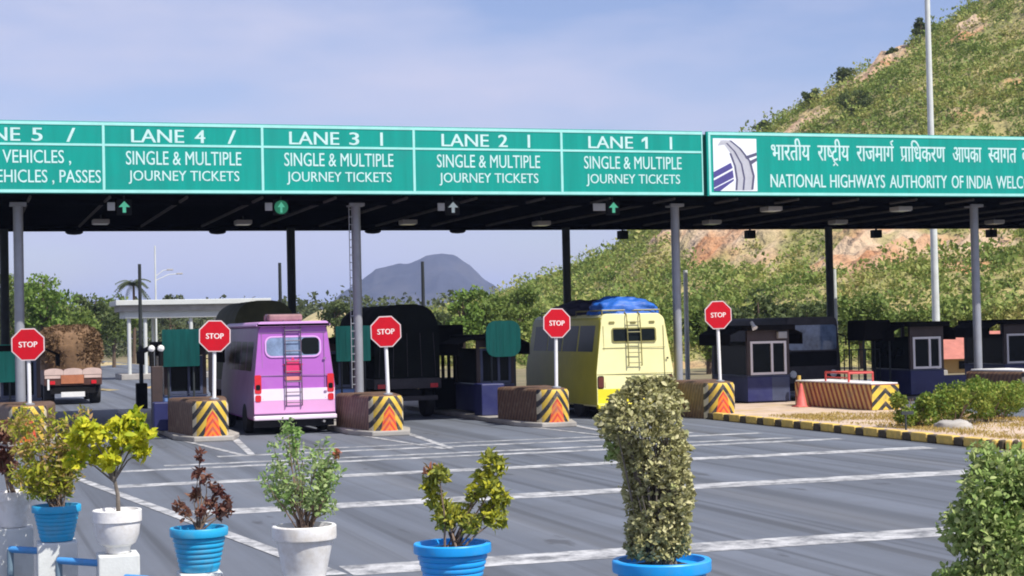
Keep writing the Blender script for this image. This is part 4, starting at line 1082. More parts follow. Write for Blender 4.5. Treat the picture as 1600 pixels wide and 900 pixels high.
for a, b_ in ((1.6, 7.3), (0.9, 7.6)):
    MB().tube([(0, 0, b_ - 0.5), (a * 0.6, 0, b_ - 0.05), (a, 0, b_)], 0.03, 6).build('arm', 'pole_pale', t)
    MB().box(a - 0.05, a + 0.4, -0.1, 0.1, b_ - 0.05, b_ + 0.07).build('lamp_head', 'luminaire', t, bevel=0.02)

# ------------------------------------------------------------------ vehicles
def wheel(parent, x, y, r=0.42, w=0.24):
    o = MB().lathe([(r * 0.55, -w / 2), (r * 0.92, -w / 2), (r, -w * 0.32), (r, w * 0.32), (r * 0.92, w / 2), (r * 0.55, w / 2)], (0, 0, 0), 24, 'x').build('wheel', 'rubber', parent, loc=(x, y, r), smooth=True)
    MB().lathe([(r * 0.56, -w * 0.42), (r * 0.2, -w * 0.30), (r * 0.2, w * 0.30), (r * 0.56, w * 0.42)], (0, 0, 0), 18, 'x').build('rim', 'hub_grey', o, smooth=True)
    return o

def shell(wb, wt, z0, zw, z1, r):
    """half-rounded bus section, list of (x, z) going round"""
    pts = [(-wb / 2 + 0.04, z0), (wb / 2 - 0.04, z0), (wb / 2, z0 + 0.05), (wb / 2, zw)]
    pts += arc(wt / 2 - r, z1 - r, r, 8, 90, 6) + arc(-wt / 2 + r, z1 - r, r, 90, 172, 6)
    pts += [(-wb / 2, zw), (-wb / 2, z0 + 0.05)]
    return pts
def halfw(wb, wt, zw, z1, r, z): 
    return wb / 2 if z <= zw else wb / 2 + (wt / 2 - wb / 2) * min(1, (z - zw) / (z1 - r - zw))

def bus_body(parent, mats, wb, wt, z0, zw, z1, r, L_, lean, side_mat):
    sec = shell(wb, wt, z0, zw, z1, r)
    lo = lambda z: lean * max(0, z - zw) ** 1.4
    def ring(y, s, nose=0.0): return [(x * s, y + lo(z) * (1 if y < L_ / 2 else 0) - nose * max(0, z - zw) ** 1.3, z0 + (z - z0) * (1 - (1 - s) * 0.5)) for x, z in sec]
    mb = MB(); mb.rings([ring(0, 0.975), ring(0.03, 0.99), ring(0.10, 1.0), ring(L_ - 0.15, 1.0, 0.10), ring(L_ - 0.03, 0.985, 0.14), ring(L_, 0.95, 0.18)])
    # material 1 on the flanks: body paint with their shade in its colour
    o = mb.build('body', mats, parent, smooth=True, sharp=32)
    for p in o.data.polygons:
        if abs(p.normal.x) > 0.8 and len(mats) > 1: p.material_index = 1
    return lo

def rear_panel(poly, lo, off=0.006, th=0.0): 
    """flat polygon following the leaned rear face"""
    mb = MB(); vs = [(x, lo(z) - off, z) for x, z in poly]; vb = [(x, lo(z) - off + max(0.012, th), z) for x, z in poly]; n_ = len(poly)
    mb.add(vs + vb, [tuple(range(n_)), tuple(range(2 * n_ - 1, n_ - 1, -1))] + [(i, i + n_, (i + 1) % n_ + n_, (i + 1) % n_) for i in range(n_)])
    return mb

def ladder(parent, x0, x1, za, zb, n_, lo, mat, off=0.07):
    mb = MB()
    for x in (x0, x1):
        zs = [za + (zb - za) * k / 8 for k in range(9)]
        mb.tube([(x, -0.01, za)] + [(x, lo(z) - off, z) for z in zs] + [(x, lo(zb) + 0.1, zb + 0.08)], 0.018, 6)
    for k in range(n_):
        z = za + (zb - za) * (k + 0.3) / n_; mb.tube([(x0, lo(z) - off, z), (x1, lo(z) - off, z)], 0.015, 6)
    return mb.build('ladder', mat, parent, smooth=True)

# purple minibus
pb = thing('minibus', 'purple and pink minibus with rear ladder waiting in the toll lane', 'bus', (8.53, 45.6, 0))
lo = bus_body(pb, ['bus_purple', 'bus_shade_and_seam'], 2.26, 1.92, 0.40, 1.30, 3.02, 0.24, 6.0, 0.05, None)
rear_panel(rrect(-0.74, 0.72, 2.12, 2.62, 0.16), lo).build('window', 'glass_sky', pb)
mb = MB()
fr = rrect(-0.78, 0.76, 2.08, 2.66, 0.19); inn = rrect(-0.74, 0.72, 2.12, 2.62, 0.16); n_ = len(fr)
mb.add([(x, lo(z) - 0.012, z) for x, z in fr + inn], [(i, (i + 1) % n_, n_ + (i + 1) % n_, n_ + i) for i in range(n_)])
mb.build('window_seal', 'bus_lilac', pb)
mb = MB(); mb.box(-0.42, -0.02, -0.0, 0.012, 2.16, 2.58); 
rear_panel(rrect(0.22, 0.70, 2.15, 2.60, 0.1), lo, 0.009).build('window_curtain', 'glass_dark', pb)
rear_panel([(-1.10, 0.92), (1.10, 0.92), (1.10, 1.24), (-1.10, 1.24)], lo, 0.006).build('band', 'bus_band', pb)
rear_panel([(-1.10, 0.58), (1.10, 0.58), (1.10, 0.914), (-1.10, 0.914)], lo, 0.006).build('lower_panel', 'bus_pink', pb)
MB().box(-1.13, 1.13, -0.12, 0.06, 0.40, 0.52).build('bumper', 'bus_band', pb, bevel=0.03)
MB().box(-1.10, 1.10, -0.03, 0.0, 0.535, 0.565).build('bumper_trim', 'ladder_dark', pb)
mb = MB(); ring_ = [(x * 1.0, z) for x, z in shell(2.0, 1.94, 2.92, 2.94, 3.05, 0.1)]
mb.prism(ring_, -0.02, 5.7); mb.build('roof', 'bus_lilac', pb, bevel=0.03)
for sx in (-1, 1):
    l_ = rear_panel(rrect(sx * 0.99 - 0.09, sx * 0.99 + 0.09, 1.12, 1.62, 0.04, 2), lo, 0.02).build('tail_lamp', 'lamp_red', pb)
    rear_panel(rrect(sx * 0.99 - 0.08, sx * 0.99 + 0.08, 0.90, 1.08, 0.04, 2), lo, 0.02).build('tail_lamp', 'lamp_red', pb)
    rear_panel(rrect(sx * 0.99 - 0.06, sx * 0.99 + 0.06, 1.22, 1.36, 0.03, 2), lo, 0.026).build('lens', 'glass_dark', l_)
# flower like crest and orange strip on the tail
mb = MB()
for k in range(5):
    a = R(90 + (k - 2) * 36); c = (-0.03, 1.80)
    p = [(c[0] + u * math.cos(a) - v * math.sin(a), c[1] + u * math.sin(a) + v * math.cos(a)) for u, v in ((0, -0.04), (0.14, -0.09), (0.30, 0), (0.14, 0.09), (0, 0.04))]
    mb.v and None
    o_ = len(mb.v); mb.add([(x, lo(z) - 0.010 - 0.001 * k, z) for x, z in p], [tuple(range(5))])
mb.add([(x, lo(z) - 0.016, z) for x, z in rrect(-0.28, 0.22, 1.66, 1.80, 0.05, 3)], [tuple(range(16))])
mb.build('crest', 'emblem_red', pb)
rear_panel(rrect(-0.26, 0.20, 1.46, 1.56, 0.03, 2), lo, 0.009).build('crest_strip', 'emblem_orange', pb)
rear_panel([(-1.08, 1.585), (1.08, 1.585), (1.08, 1.60), (-1.08, 1.60)], lo, 0.006).build('panel_seam', 'bus_shade_and_seam', pb)
for x_ in (-0.86, 0.84): rear_panel([(x_ - 0.006, 0.95), (x_ + 0.006, 0.95), (x_ + 0.006, 2.72), (x_ - 0.006, 2.72)], lo, 0.0075).build('panel_seam', 'bus_shade_and_seam', pb)
rear_panel([(-0.92, 2.74), (0.90, 2.74), (0.90, 2.752), (-0.92, 2.752)], lo, 0.0065).build('panel_seam', 'bus_shade_and_seam', pb)
for z_ in (1.1, 2.0): rear_panel(rrect(0.80, 0.88, z_, z_ + 0.06, 0.01, 2), lo, 0.022).build('hinge', 'bus_shade_and_seam', pb)
ladder(pb, -0.24, 0.19, 0.78, 3.0, 8, lo, 'ladder_dark')
for sx in (-1, 1):
    for k, (ya, yb) in enumerate(((0.5, 1.45), (1.55, 2.5), (2.6, 3.55), (3.65, 4.6))):
        za, zb = 1.72, 2.52
        xa = sx * (halfw(2.26, 1.92, 1.30, 3.02, 0.24, za) + 0.006); xb = sx * (halfw(2.26, 1.92, 1.30, 3.02, 0.24, zb) + 0.006)
        mb = MB(); mb.add([(xa, ya, za), (xa, yb, za), (xb, yb, zb), (xb, ya, zb)], [(0, 1, 2, 3)]); mb.build('side_window', 'bus_glass', pb)
    x_ = sx * 1.02
    wheel(pb, x_, 1.45); wheel(pb, x_, 4.9)
MB().box(-0.9, 0.9, 0.5, 5.6, 0.25, 0.42).build('chassis', 'black_plastic', pb)
MB().tube([(0.78, -0.1, 0.33), (0.78, 0.6, 0.33)], 0.035, 10).build('exhaust', 'hub_grey', pb)
rear_panel(rrect(-1.1, 1.1, 0.20, 0.38, 0.02, 2), lambda z: 0.15, 0.0).build('mud_flap', 'rubber', pb)
rg = random.Random(4)
t = thing('roof_luggage', 'brown wrapped box lying on the purple minibus roof', 'luggage', (8.42, 46.1, 3.06))
MB().box(-0.46, 0.46, 0, 0.9, 0, 0.19).build('box', 'luggage_brown', t, bevel=0.05)
MB().box(-0.49, 0.49, 0.4, 0.46, -0.0, 0.205).build('strap', 'ladder_dark', t)

# yellow bus
yb_ = thing('bus', 'yellow bus with rear ladder and blue tarpaulin on its roof', 'bus', (18.98, 46.9, 0))
lo = bus_body(yb_, ['bus_yellow', 'bus_yellow_shaded'], 2.50, 2.08, 0.36, 1.40, 3.10, 0.26, 6.6, 0.055, None)
rear_panel(rrect(-0.66, 0.68, 2.28, 2.64, 0.05), lo).build('window', 'glass_dark', yb_)
fr = rrect(-0.70, 0.72, 2.24, 2.68, 0.08); inn = rrect(-0.66, 0.68, 2.28, 2.64, 0.05); n_ = len(fr)
mb = MB(); mb.add([(x, lo(z) - 0.010, z) for x, z in fr + inn], [(i, (i + 1) % n_, n_ + (i + 1) % n_, n_ + i) for i in range(n_)]); mb.build('window_seal', 'ladder_olive', yb_)
for x in (-0.68, -0.0, 0.60): rear_panel(rrect(x - 0.09, x + 0.09, 2.80, 2.87, 0.02, 2), lo, 0.014).build('marker_lamp', 'ladder_olive', yb_)
for sx in (-1, 1):
    rear_panel(rrect(sx * 1.10 - 0.085, sx * 1.10 + 0.085, 0.92, 1.24, 0.04, 2), lo, 0.03).build('tail_lamp', 'lamp_dark', yb_)
    rear_panel(rrect(sx * 1.10 - 0.10, sx * 1.10 + 0.10, 0.89, 1.27, 0.05, 2), lo, 0.012).build('lamp_surround', 'black_plastic', yb_)
rear_panel([(-1.2, 0.46), (1.2, 0.46), (1.2, 0.88), (-1.2, 0.88)], lo, 0.006).build('lower_panel', 'bus_yellow_deep', yb_)
rear_panel([(-1.2, 1.30), (1.2, 1.30), (1.2, 1.315), (-1.2, 1.315)], lo, 0.006).build('panel_seam', 'ladder_olive', yb_)
MB().box(-1.24, 1.24, -0.12, 0.05, 0.30, 0.44).build('bumper', 'bus_yellow_deep', yb_, bevel=0.03)
rear_panel(rrect(-0.28, 0.28, 0.58, 0.74, 0.02, 2), lo, 0.012).build('number_plate', 'truck_cream', yb_)
for x_ in (-0.96, 0.96): rear_panel([(x_ - 0.006, 0.92), (x_ + 0.006, 0.92), (x_ + 0.006, 2.74), (x_ - 0.006, 2.74)], lo, 0.0075).build('panel_seam', 'ladder_olive', yb_)
rear_panel([(-1.0, 2.08), (1.0, 2.08), (1.0, 2.09), (-1.0, 2.09)], lo, 0.006).build('panel_seam', 'ladder_olive', yb_)
rear_panel(rrect(1.02, 1.08, 1.72, 1.78, 0.02, 2), lo, 0.012).build('door_handle', 'black_plastic', yb_)
ladder(yb_, -0.22, 0.20, 1.55, 3.06, 5, lo, 'ladder_olive')
for sx in (-1, 1):
    for k in range(4):
        ya = 0.45 + k * 1.4; yb2 = ya + 1.28; za, zb = 1.98, 2.76
        xa = sx * (halfw(2.5, 2.08, 1.4, 3.1, 0.26, za) + 0.006); xb = sx * (halfw(2.5, 2.08, 1.4, 3.1, 0.26, zb) + 0.006)
        MB().add([(xa, ya, za), (xa, yb2, za), (xb, yb2, zb), (xb, ya, zb)], [(0, 1, 2, 3)]).build('side_window', 'bus_glass', yb_)
    wheel(yb_, sx * 1.12, 1.6, 0.46); wheel(yb_, sx * 1.12, 5.3, 0.46)
mb = MB()
for sx in (-0.92, 0.92):
    mb.tube([(sx, 0.25, 3.2), (sx, 5.8, 3.2)], 0.025, 6)
    for k in range(6): mb.tube([(sx, 0.25 + k * 1.1, 3.05), (sx, 0.25 + k * 1.1, 3.2)], 0.02, 6)
mb.tube([(-0.92, 0.25, 3.2), (0.92, 0.25, 3.2)], 0.025, 6)
mb.build('roof_rack', 'ladder_olive', yb_)
MB().box(-1.0, 1.0, 0.5, 6.2, 0.22, 0.38).build('chassis', 'black_plastic', yb_)

def lump(name, mat, cx, cy, sx, sy, sz, label, z0, seed, n_=26, amp=0.16, cat='luggage', parent=None, freq=2.4, ex=2.6):
    mb = MB(); vs = []; fs = []
    nu, nv = n_ * 2, n_
    sp = lambda c, p: math.copysign(abs(c) ** p, c)
    for j in range(nv + 1):
        a = R(90 * j / nv)
        for i in range(nu):
            b = 2 * math.pi * i / nu
            x, y, z = sp(math.cos(a), 2 / ex) * sp(math.cos(b), 2 / ex), sp(math.cos(a), 2 / ex) * sp(math.sin(b), 2 / ex), sp(math.sin(a), 2 / ex)
            k = 1 + amp * mnoise.fractal(Vector((x * freq + seed, y * freq, z * freq)), 1.0, 2.0, 3)
            vs.append((x * sx * k, y * sy * k, max(0, z * sz * k)))
    for j in range(nv):
        for i in range(nu):
            p, q = j * nu + i, j * nu + (i + 1) % nu; fs.append((p, q, q + nu, p + nu))
    fs.append(tuple(range(nu))[::-1])
    return mb.add(vs, fs).build(name, mat, parent, loc=(cx, cy, z0), smooth=True, sharp=70, label=label, cat=cat)
lump('tarpaulin_bundle', 'tarp_blue', 19.05, 47.9, 1.02, 0.8, 0.50, 'crumpled bright blue tarpaulin bundle on the yellow bus roof', 3.08, 3)
lump('tarpaulin_bundle', 'tarp_navy', 18.75, 50.3, 0.90, 1.5, 0.46, 'dark navy covered luggage ahead of the blue bundle on the bus roof', 3.08, 9)

def covered_truck(x, y, wd, zt, lb, tarp, deck, name='truck', L_=5.2, square=False):
    t = thing(name, lb, 'truck', (x, y, 0))
    hw = wd / 2
    sec = [(-hw, 1.25), (hw, 1.25)] + [(hw * math.copysign(abs(math.cos(R(a))) ** 0.62, math.cos(R(a))), zt - 1.15 + 1.15 * math.sin(R(a)) ** 0.75) for a in range(0, 181, 12)]
    mb = MB(); rgs = []
    for k in range(15):
        yy = L_ * k / 14; sag = 0.05 * math.sin(k * 2.1) ** 2
        rgs.append([(px_ * (1 if 0 < k < 14 else 0.985), yy, pz - (sag if pz > 2 else 0)) for px_, pz in sec])
    mb.rings(rgs); mb.build('tarpaulin', tarp, t, smooth=True, sharp=50)
    mb = MB()
    for k in range(5): mb.tube([(-hw + 0.15 + k * (wd - 0.3) / 4, -0.02, 1.3), (-hw + 0.22 + k * (wd - 0.44) / 4, -0.02, zt - 0.9)], 0.012, 5)
    mb.build('rope', 'truck_grey', t)
    MB().box(-hw - 0.02, hw + 0.02, -0.02, L_, 0.92, 1.249).build('deck', deck, t, bevel=0.02)
    MB().box(-hw + 0.1, hw - 0.1, -0.03, 0.08, 0.55, 0.70).build('bumper', 'truck_grey', t, bevel=0.02)
    MB().box(-0.45, 0.45, 0.1, L_ + 1.0, 0.60, 0.90).build('chassis', 'black_plastic', t)
    for sx in (-1, 1):
        MB().box(sx * (hw - 0.22) - 0.12, sx * (hw - 0.22) + 0.12, -0.05, -0.02, 0.95, 1.08).build('tail_lamp', 'lamp_red', t)
        wheel(t, sx * (hw - 0.2), 1.0, 0.5, 0.3); wheel(t, sx * (hw - 0.2), L_ + 0.9, 0.5, 0.26)
    mb = MB(); mb.prism(rrect(-hw + 0.05, hw - 0.05, 0.7, 2.5, 0.12), L_ + 0.15, L_ + 1.7); mb.build('cab', deck, t, bevel=0.05)
    MB().box(-hw + 0.2, hw - 0.2, L_ + 1.7, L_ + 1.72, 1.5, 2.25).build('windscreen', 'glass_dark', t)
    return t
covered_truck(13.12, 51.2, 2.12, 3.55, 'large black tarpaulin covered truck with rounded top under the canopy', 'tarp_black', 'truck_grey')
covered_truck(9.05, 53.2, 1.98, 3.78, 'truck with olive rounded cover ahead of the purple minibus', 'tarp_olive', 'truck_brown', L_=4.6)

ht = thing('hay_truck', 'brown hay laden truck with cream and orange tailboard driving away', 'truck', (4.28, 71.6, 0))
lump('load', 'hay', 0, 2.6, 1.22, 2.6, 1.70, None, 1.42, 17, amp=0.10, cat=None, parent=ht, freq=1.5, ex=4.2)
rg = np.random.default_rng(19); n_ = 9000
a = rg.uniform(0, 2 * math.pi, n_); e_ = rg.uniform(0.02, 1.5, n_); spw = lambda c: np.sign(c) * np.abs(c) ** 0.50
q = np.stack([spw(np.cos(e_)) * spw(np.cos(a)) * 1.26, 2.6 + spw(np.cos(e_)) * spw(np.sin(a)) * 2.62, 1.44 + spw(np.sin(e_)) * 1.72], -1) + rg.normal(size=(n_, 3)) * 0.05
V, F = leaf_cloud(q, np.full(n_, 0.17), rg, 3.0, upb=-0.1)
leafmat('leaf_straw', [(0.10, 0.058, 0.030), (0.17, 0.105, 0.055), (0.24, 0.15, 0.08)], trans=0.1)
npmesh('straw', V, F, 'leaf_straw', ht)
MB().box(-1.15, 1.15, 0, 5.2, 0.78, 1.45).build('body', 'truck_brown', ht, bevel=0.03)
mb = MB()
for k in range(3):
    c = -0.76 + 0.76 * k
    mb.prism([(c - 0.375, 1.22), (c + 0.375, 1.22)] + [(c + 0.375 * math.cos(R(a)), 1.38 + 0.11 * math.sin(R(a))) for a in range(0, 181, 20)], -0.03, -0.004)
mb.build('cream_valance', 'truck_cream', ht)
MB().box(-0.48, 0.42, -0.034, -0.004, 0.86, 1.215).build('tailboard', 'truck_orange', ht)
for x0, x1 in ((-1.12, -0.5), (0.44, 1.12)): MB().box(x0, x1, -0.022, -0.004, 1.08, 1.20).build('cream_panel', 'truck_cream', ht)
MB().box(-0.48, 0.46, -0.02, 0.06, 0.32, 0.52).build('number_plate', 'white_paint', ht)
MB().box(-0.9, 0.9, 0.06, 5.0, 0.45, 0.77).build('chassis', 'black_plastic', ht)
MB().box(-1.02, -0.94, -0.05, -0.01, 0.62, 1.05).build('marker_board', 'white_paint', ht)
for sx in (-1, 1):
    wheel(ht, sx * 0.92, 0.9, 0.48, 0.42); wheel(ht, sx * 0.92, 5.6, 0.48, 0.28)
    MB().box(sx * 0.82 - 0.1, sx * 0.82 + 0.1, -0.05, -0.004, 0.84, 0.98).build('tail_lamp', 'lamp_red', ht)
MB().box(-1.05, 1.05, 5.25, 6.8, 0.6, 2.4).build('cab', 'truck_brown', ht, bevel=0.1)

# dark bus facing the plaza
db = thing('parked_bus', 'dark bus front with wide windscreen standing between two booths', 'bus', (28.1, 53.0, 0))
sec = shell(2.2, 2.0, 0.35, 1.3, 2.90, 0.2)
MB().rings([[(x * .97, y, z) for x, z in sec] for y in (0,)] + [[(x, y, z) for x, z in sec] for y in (0.12, 6.0)]).build('body', 'truck_grey', db, smooth=True, sharp=35)
MB().prism(rrect(-0.93, 0.93, 1.75, 2.62, 0.12), -0.012, -0.003).build('windscreen', 'glass_sky', db)
MB().prism(rrect(-0.93, 0.93, 1.20, 1.70, 0.06), -0.012, -0.003).build('grille_panel', 'black_plastic', db)
MB().box(-1.1, 1.1, -0.1, 0.05, 0.38, 0.62).build('bumper', 'black_plastic', db, bevel=0.04)
for sx in (-1, 1):
    MB().lathe([(0.13, 0), (0.13, -0.03), (0.08, -0.05)], (sx * 0.78, -0.002, 0.92), 16, 'y').build('headlight', 'white_paint', db)
    wheel(db, sx * 0.95, 1.2, 0.44)
    MB().tube([(sx * 1.0, 0.05, 2.3), (sx * 1.22, -0.15, 2.2), (sx * 1.22, -0.15, 1.9)], 0.03, 6).build('mirror_arm', 'black_plastic', db)

# ------------------------------------------------------------------ hedge shrubs on the median
def shrub(name, label, x, y, z0, rx, h, mat, seed, n_=2600, leaf=0.075, group=None):
    rg = np.random.default_rng(seed); t = thing(name, label, 'shrub', (x, y, z0), 0, group)
    mb = MB()
    for k in range(7):
        a = rg.uniform(0, 6.28); r_ = rg.uniform(0.2, 0.8) * rx
        mb.tube([(0.05 * math.cos(a), 0.05 * math.sin(a), -0.05), (r_ * 0.5 * math.cos(a), r_ * 0.5 * math.sin(a), h * 0.4), (r_ * math.cos(a), r_ * math.sin(a), h * 0.8)], [0.02, 0.014, 0.006], 5)
    mb.build('stems', 'twig', t)
    cl = 16; C = np.stack([rg.uniform(-.75, .75, cl) * rx, rg.uniform(-.75, .75, cl) * rx, rg.uniform(0.25, 0.82, cl) * h], -1)
    rc = rg.uniform(0.28, 0.45, cl) * min(rx, h)
    w = rg.integers(0, cl, n_); q = rg.normal(size=(n_, 3)); q /= np.linalg.norm(q, axis=1)[:, None]; q *= rg.uniform(0.2, 1, n_)[:, None] ** 0.5
    P = C[w] + q * rc[w][:, None]; P[:, 2] = np.maximum(P[:, 2], 0.03)
    V, F = leaf_cloud(P, np.full(n_, leaf), rg, 1.7, out=q * 0.6)
    npmesh('foliage', V, F, mat, t)
for i, (x, y, rx, h, mt, lb) in enumerate([
    (21.75, 35.9, 0.55, 0.86, 'leaf_hedge', 'loose pale green shrub at the open end of the median hedge'),
    (23.0, 36.2, 0.75, 1.00, 'leaf_hedge', 'second shrub of the median hedge, behind the big potted bush'),
    (24.2, 36.6, 0.80, 1.06, 'leaf_hedge', 'dark green dense shrub in the middle of the median hedge'),
    (25.3, 37.6, 0.80, 1.10, 'leaf_hedge', 'bright green shrub of the median hedge nearest the road beyond')]):
    shrub('hedge_shrub', lb, x, y, 0.15, rx, h, mt, 400 + i, 3600, 0.085, 'shrubs on the median')
lump('boulder', 'concrete', 22.2, 35.0, 0.45, 0.3, 0.22, 'pale stone lying at the foot of the median hedge', 0.14, 31, n_=10, cat='stone')
t = thing('marker_post', 'short dark marker post with small plate at the kerb by the hedge', 'post', (21.05, 35.2, 0.15))
MB().tube([(0, 0, 0), (0, 0, 0.42)], 0.025, 8).build('post', 'steel_dark', t)
MB().box(-0.12, 0.2, -0.03, -0.005, 0.36, 0.44).build('plate', 'steel_dark', t)
rg = np.random.default_rng(9)
n_ = 16000; P = np.stack([rg.uniform(21.0, 25.8, n_), rg.uniform(30.6, 42.5, n_), np.full(n_, 0.19)], -1)
keep = rg.uniform(0, 1, n_) < np.clip(fbm(P[:, 0], P[:, 1], 0.8, 4) * 2.4 - 0.55, 0, 1); P = P[keep]
V, F = leaf_cloud(P, np.full(len(P), 0.09), rg, 4.5, upb=1.6)
leafmat('leaf_dry_grass', [(0.36, 0.26, 0.07), (0.46, 0.33, 0.10), (0.25, 0.24, 0.06)])
npmesh('grass', V, F, 'leaf_dry_grass', kind='stuff', label='dry yellow grass patches on the median')

# ------------------------------------------------------------------ foreground railing, pots and plants
A = Vector((0.5, 13.4)); D_ = (Vector((3.67, 8.75)) - A).normalized(); S_ = Vector((-D_.y, D_.x))
def on_row(s): p = A + D_ * s; return p.x, p.y
ROWZ = math.atan2(D_.y, D_.x)
POTS = [(-0.26, 1.58, 0.31, 'white'), (0.27, 1.50, 0.36, 'blue'), (0.97, 1.50, 0.35, 'white_round'), (1.84, 1.42, 0.40, 'blue'), (2.86, 1.49, 0.42, 'white'), (4.12, 1.45, 0.475, 'azure'), (5.63, 1.45, 0.55, 'azure'), (7.51, 1.33, 0.56, 'white')]
POT_H = [0.27, 0.265, 0.31, 0.30, 0.355, 0.30, 0.34, 0.34]
rail = thing('balustrade', 'row of square white masonry posts joined by blue pipe rails', 'railing', (*on_row(0), 0))
base_xy = Vector(on_row(0))
for (s, zr, w, k), h in zip(POTS, POT_H):
    x, y = on_row(s); top = zr - h; hw = 0.145
    o = MB().box(-hw, hw, -hw, hw, 0, top - 0.004).build('post', 'pillar_white', rail, loc=(x - base_xy.x, y - base_xy.y, 0), rotz=ROWZ + R(55), bevel=0.012)
for i in range(len(POTS) - 1):
    s0, s1 = POTS[i][0] + 0.05, POTS[i + 1][0] - 0.04
    zt = POTS[i + 1][1] - POT_H[i + 1] - 0.07
    p0 = Vector(on_row(s0)) - base_xy - S_ * 0.19; p1 = Vector(on_row(s1)) - base_xy - S_ * 0.10
    q0 = p0 + (p1 - p0) * 0.30
    for dz, rr0 in ((0, 0.026), (0.5, 0.022)): MB().tube([(q0.x, q0.y, zt - dz), (p1.x, p1.y, zt - dz)], rr0, 10).build('rail', 'rail_blue', rail, smooth=True)
    MB().tube([(q0.x, q0.y, 0.0), (q0.x, q0.y, zt)], 0.026, 10).build('stanchion', 'rail_blue_shaded', rail, smooth=True)

def pot_prof(kind, r, h):
    if kind == 'white_round':
        return [(r * 0.50, 0), (r * 0.52, 0.03), (r * 0.55, 0.05), (r * 0.74, h * 0.22), (r * 0.88, h * 0.42), (r * 0.93, h * 0.66), (r * 0.94, h * 0.72), (r * 1.0, h * 0.73), (r * 1.0, h * 0.98), (r * 0.97, h), (r * 0.88, h), (r * 0.86, h * 0.9)]
    if kind == 'white':
        return [(r * 0.62, 0), (r * 0.64, 0.01), (r * 0.88, h * 0.70), (r * 0.90, h * 0.745), (r * 0.99, h * 0.75), (r * 1.0, h * 0.78), (r * 1.0, h * 0.98), (r * 0.97, h), (r * 0.87, h), (r * 0.84, h * 0.9)]
    p = [(r * 0.64, 0), (r * 0.66, 0.01)]
    for k in range(6):
        z = h * (0.10 + 0.115 * k); q = r * (0.66 + 0.25 * (z / (h * 0.78)))
        p += [(q, z), (q + 0.004, z + 0.008), (q + 0.004, z + 0.022), (q, z + 0.03)]
    return p + [(r * 0.92, h * 0.80), (r * 0.99, h * 0.81), (r * 1.0, h * 0.84), (r * 1.0, h * 0.98), (r * 0.98, h), (r * 0.87, h), (r * 0.84, h * 0.9)]
PMAT = {'white': 'pot_white', 'white_round': 'pot_white', 'blue': 'pot_blue', 'azure': 'pot_azure'}
def potted(i, label):
    s, zr, w, k = POTS[i]; x, y = on_row(s); h = POT_H[i]
    t = thing('potted_plant', label, 'potted plant', (x, y, zr - h), 0, 'potted plants along the balustrade')
    MB().lathe(pot_prof(k, w / 2, h), n=40).build('pot', PMAT[k], t, smooth=True, sharp=35)
    MB().lathe([(w * 0.415, h * 0.86), (w * 0.415, h * 0.885), (w * 0.2, h * 0.91)], n=24).build('soil', 'soil', t)
    return t, h, 2655.0 / ((x * sy_ + y * cy_))      # thing, rim height, px per metre of the photograph there

R0 = Vector((cy_, -sy_, 0))
def branchy(t, h, tips, r0, mat, seed, fan=0.03, name='stem'):
    rg = np.random.default_rng(seed); mb = MB()
    for (u, v, z) in tips:
        b = Vector((rg.uniform(-fan, fan), rg.uniform(-fan, fan), h * 0.86)); e = R0 * u + Vector((sy_, cy_, 0)) * v + Vector((0, 0, h + z))
        m1 = b.lerp(e, 0.4) + Vector((rg.uniform(-.02, .02), rg.uniform(-.02, .02), 0.02)); m2 = b.lerp(e, 0.75) + Vector((rg.uniform(-.02, .02), rg.uniform(-.02, .02), 0))
        mb.tube([b, m1, m2, e], [r0, r0 * 0.8, r0 * 0.55, r0 * 0.25], 6)
    return mb.build(name, mat, t, smooth=True)
def foliage(t, h, blobs, n_, leaf, mat, seed, elong=1.9, upb=0.4, name='foliage'):
    """blobs: (u right, v depth, z above rim, ru, rz)"""
    rg = np.random.default_rng(seed); B = np.array(blobs, float); vol = B[:, 3] ** 1.4 * B[:, 4] ** 0.8
    w = rg.choice(len(B), n_, p=vol / vol.sum()); q = rg.normal(size=(n_, 3)); q /= np.linalg.norm(q, axis=1)[:, None]; q *= rg.uniform(0.15, 1, n_)[:, None] ** 0.55
    b = B[w]
    u = b[:, 0] + q[:, 0] * b[:, 3]; v = b[:, 1] + q[:, 1] * b[:, 3]; z = np.maximum(b[:, 2] + q[:, 2] * b[:, 4], 0.02)
    P = np.stack([u * cy_ + v * sy_, -u * sy_ + v * cy_, h + z], -1)
    qo = np.stack([q[:, 0] * cy_ + q[:, 1] * sy_, -q[:, 0] * sy_ + q[:, 1] * cy_, q[:, 2]], -1)
    V, F = leaf_ovate(P, np.full(n_, leaf), rg, elong, out=qo * 0.7, upb=upb)
    return npmesh(name, V, F, mat, t)

rgb = np.random.default_rng(12)
# 0: maroon plant in the first white pot
t, h, k = potted(0, 'dark maroon leaved plant in a white pot at the end of the row')
tips = [(rgb.uniform(-.16, .06), rgb.uniform(-.08, .08), rgb.uniform(.18, .50)) for _ in range(7)]
branchy(t, h, tips, 0.008, 'twig', 1)
foliage(t, h, [(u, v, z, 0.07, 0.09) for u, v, z in tips] + [(u * .6, v * .6, z * .65, 0.05, 0.07) for u, v, z in tips], 260, 0.075, 'leaf_maroon', 2, 2.2)
# 1: sparse yellow and green bush in a blue pot
t, h, k = potted(1, 'feathery yellow green bush in a blue pot next to the maroon plant')
tips = [(rgb.uniform(-.36, .20), rgb.uniform(-.16, .16), rgb.uniform(.20, .72)) for _ in range(46)]
branchy(t, h, tips, 0.004, 'twig', 3, 0.05)
foliage(t, h, [(u, v, z, 0.075, 0.085) for u, v, z in tips] + [(u * .75, v * .7, z * .7, 0.06, 0.09) for u, v, z in tips] + [(u * .5, v * .5, z * .42, 0.06, 0.07) for u, v, z in tips], 3400, 0.044, 'leaf_yellow_sparse', 4, 2.6)
